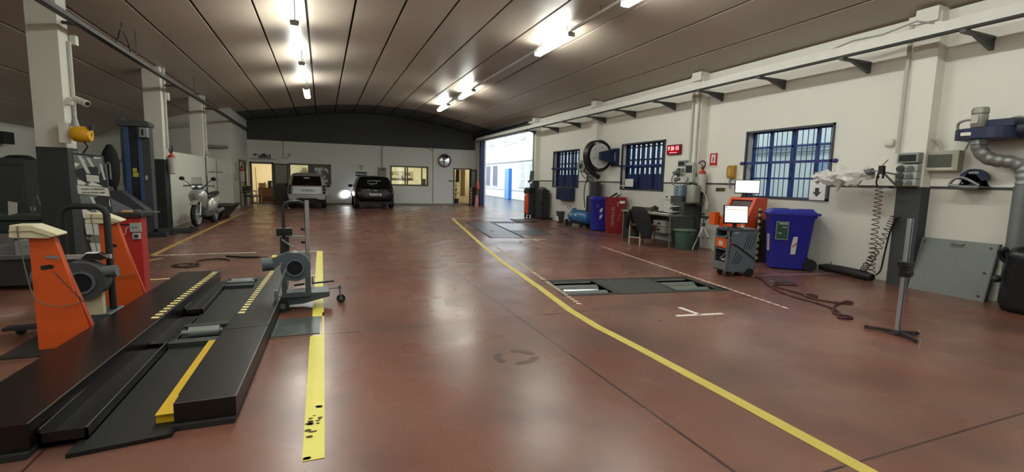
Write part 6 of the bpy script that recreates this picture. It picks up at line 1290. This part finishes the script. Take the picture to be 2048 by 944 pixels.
# yellow reel on the nearest column
t = thing('yellow_reel','ochre yellow hose reel on the dark part of the nearest column','hose reel',(-3.1,8.6,1.85))
MB().lathe([(.03,0),(.09,.005),(.105,.03),(.112,.11),(.105,.19),(.09,.215),(.03,.22)],(-3.26,8.62,1.87),(1,0,0),26).obj('drum_case', YEL2, t); MB().box(-3.40,8.6,1.74,-3.30,8.72,2.02).obj('bracket', WHITE, t, smooth=False)
MB().tube([(-3.12,8.6,1.76),(-3.08,8.58,1.70),(-3.14,8.58,1.60)],.012).box(-3.06,8.55,1.93,-3.0,8.62,1.99).obj('guide', BLACK, t)
MB().lathe([(.05,0),(.03,.1),(.02,.16)],(-3.24,8.68,1.98)).obj('hose_guard', LGREY, t)
# photo poster board
t = thing('poster_board','narrow leaning poster board with black and white engine collage and white text strip','poster',(-2.75,7.6,0))
B0 = Vector((-2.70,7.45,.02)); UX = Vector((.235,.08,.015)); 
def bp(u, v): return Vector((-2.90+.31*u+.135*(1-v)+.02*u*(1-v), 7.62+.0*u-.08*(1-v), .05+1.53*v-.03*u))
def bslab(u0,u1,v0,v1,off,th=.003): return [bp(u0,v0)+Vector((0,-off,0)),bp(u1,v0)+Vector((0,-off,0)),bp(u1,v1)+Vector((0,-off,0)),bp(u0,v1)+Vector((0,-off,0))],(0,-th,0)
MB().slab(*bslab(0,1,0,1,0,-.02)).obj('board', P('board_dark','#2d312f',.6), t, smooth=False)
cm = P('collage_print','#7d827e',.5,var=0)
nt = cm.node_tree; vb = nt.nodes.new('ShaderNodeTexVoronoi'); vb.inputs['Scale'].default_value = 9; vb.inputs['Randomness'].default_value = 1
rp = nt.nodes.new('ShaderNodeValToRGB'); e = rp.color_ramp.elements; e[0].position = .25; e[0].color = lin('#20262a'); e[1].position = .72; e[1].color = lin('#d5d9d2'); q = e.new(.5); q.color = lin('#6d7674'); rp.color_ramp.interpolation = 'CONSTANT'
tc_ = nt.nodes.new('ShaderNodeTexCoord'); nt.links.new(tc_.outputs['Object'], vb.inputs['Vector']); nt.links.new(vb.outputs['Color'], rp.inputs[0]); nt.links.new(rp.outputs[0], nt.nodes['Principled BSDF'].inputs['Base Color'])
s = MB().slab(*bslab(.03,.97,.74,.985,.001)).slab(*bslab(.03,.97,.03,.66,.001)).obj('collage', cm, t, smooth=False)
for u0,u1,v0,v1,du in ((.18,.30,.84,.98,.2),(.45,.55,.90,.97,.12),(.85,.92,.80,.93,.05),(.35,.75,.775,.83,.0),(.35,.45,.52,.65,.15),(.05,.45,.33,.42,.0),(.1,.5,.16,.26,.05),(.5,.8,.05,.14,0)):
    MB().slab([bp(u0+du,v0)+Vector((0,-.005,0)),bp(u1+du,v0)+Vector((0,-.005,0)),bp(u1,v1)+Vector((0,-.005,0)),bp(u0,v1)+Vector((0,-.005,0))],(0,-.002,0)).obj('pale_piece', P('collage_pale','#c3c8c2',.5), s, smooth=False)
MB().slab(*bslab(.0,1.0,.665,.735,.006)).obj('text_strip', P('strip_white','#cfd0c6',.6), t, smooth=False)
for k, tx in enumerate(('impegno e soddisfazione','nostro per chi guida e viaggia')): text(tx,.030,P('strip_ink','#4b4f4c',.6),t,bp(.5,.715-.028*k)+Vector((0,-.011,0)),sx=.80 if k == 0 else .66)
# cabinets and benches far left
t = thing('tall_cabinet','dark green grey steel cabinet by the left wall behind the nearest column','cabinet',(-5.2,11.3,0))
MB().box(-5.95,11.0,.45,-4.9,11.6,1.55).obj('body', P('cabinet_dark','#3a403c',.5,var=.08), t, smooth=False, bev=.006); MB().box(-4.90,11.02,.45,-4.68,11.58,1.53).obj('side_door', P('cabinet_grey','#474c48',.45), t, smooth=False, bev=.004)
MB().box(-5.95,10.995,1.42,-4.9,11.0,1.44).obj('seam', BLACK, t, smooth=False); MB().prism([(-5.2,1.55),(-5.1,1.60),(-4.95,1.61),(-4.85,1.55)],'xz',11.1,11.4).obj('top_item', BLACK, t, smooth=False)
MB().box(-5.95,11.05,0,-4.7,11.55,.45).obj('plinth', BLACK, t, smooth=False); MB().box(-4.83,10.99,.62,-4.76,11.02,.70).obj('handle', LGREY, t, bev=.01)
wallbox('wall_speaker','black box high on the far left wall','box',-7.5,15.7,1.98,-7.25,16.1,2.28,BLACK)
t = thing('workbench','dark green workbench with tools in the gloom left of the nearest column','bench',(-4.5,9.6,0))
MB().box(-5.6,9.3,.60,-3.75,10.0,.66).obj('top', P('bench_top','#3d4a44',.5), t, smooth=False); MB().box(-5.5,9.35,.12,-3.85,9.95,.58).obj('cabinet', P('bench_green','#1f3a2b',.5,var=.08), t, smooth=False)
for x in (-5.5,-3.8): MB().box(x-.03,9.33,0,x+.03,9.4,.6).obj('leg', DARK, t, smooth=False)
solo(MB().bar((-4.08,9.32,.66),(-4.02,9.32,1.0),.02,.02).bar((-3.94,9.32,.66),(-4.02,9.32,1.0),.02,.02).bar((-4.1,9.3,.67),(-3.92,9.3,.67),.02,.02),'tool_stand',GREY,'small grey A shaped stand on the green workbench','stand',smooth=False)
solo(MB().slab([(-4.35,9.32,.67),(-4.25,9.32,.70),(-4.24,9.32,.86),(-4.34,9.32,.88)],(0,.01,0)),'rag',PAPER,'white rag on the green workbench','rag',smooth=False)
t = thing('low_table','low grey table with containers at the left picture edge','table',(-3.6,7.1,0))
MB().box(-4.3,6.85,.36,-2.95,7.4,.40).obj('top', P('table_grey','#474c4b',.5), t, smooth=False); MB().box(-4.25,6.9,.06,-3.0,7.35,.36).obj('body', P('table_dark','#22211f',.6), t, smooth=False)
for x in (-4.2,-3.05): MB().cyl((x,6.95,.0),(x,6.95,.06),.03,n=10).obj('foot', BLACK, t)
solo(MB().prism([(-3.80,.40),(-3.20+.0,.40),(-3.22,.64),(-3.78,.64)],'xz',6.95,7.25),'plastic_crate',glass_mat('blue_translucent','#9fc0cc',.25),'pale blue translucent plastic crate on the low table','crate',smooth=False)
solo(MB().box(-3.70,7.02,.41,-3.45,7.18,.55).box(-3.40,7.0,.41,-3.30,7.18,.5),'crate_contents',P('contents_grey','#6b7a80',.5),'grey parts inside the pale blue crate','parts',smooth=False)
solo(MB().box(-3.19,6.9,.40,-2.98,7.1,.56).box(-3.17,6.893,.50,-3.0,6.902,.52),'paper_box',P('box_grey_pale','#7d8280',.5),'grey box right of the pale blue crate','box',smooth=False)
t = thing('tyre_machine','dark rounded machine with hose behind the poster board','machine',(-4.2,12.8,0))
MB().box(-4.75,12.6,0,-4.25,13.2,.85).obj('body', P('machine_dark','#2a2d2e'), t, bev=.02); MB().cyl((-4.35,12.9,.85),(-4.35,12.9,1.75),.05,n=12).bar((-4.6,12.9,1.62),(-4.3,12.9,1.62),.07,.07).obj('arm', P('arm_dark_grey','#4a5052',.45), t)
MB().tube([(-4.3,12.8,1.3),(-4.12,12.7,1.0),(-4.1,12.7,.7),(-4.2,12.7,.4)],.03,smooth=2).obj('hose', BLACK, t)
solo(MB().tube([(-7.45,20.95,1.78),(-3.9,20.95,1.74)],.03),'wall_pipe',P('pipe_grey','#8a8a80',.5),'grey pipe along the pale wall behind the blue lift column','pipe')
solo(MB().box(-4.2,20.9,2.35,-3.3,21.1,2.45),'wall_ledge',P('ledge_grey','#8e8e84',.6),'thin grey ledge on the pale corner room wall','ledge',smooth=False)
wallbox('wall_lamp','small round lamp at the end of the conduit above the partition','lamp',-3.55,18.1,1.95,-3.40,18.25,2.12,LGREY,bev=.05)
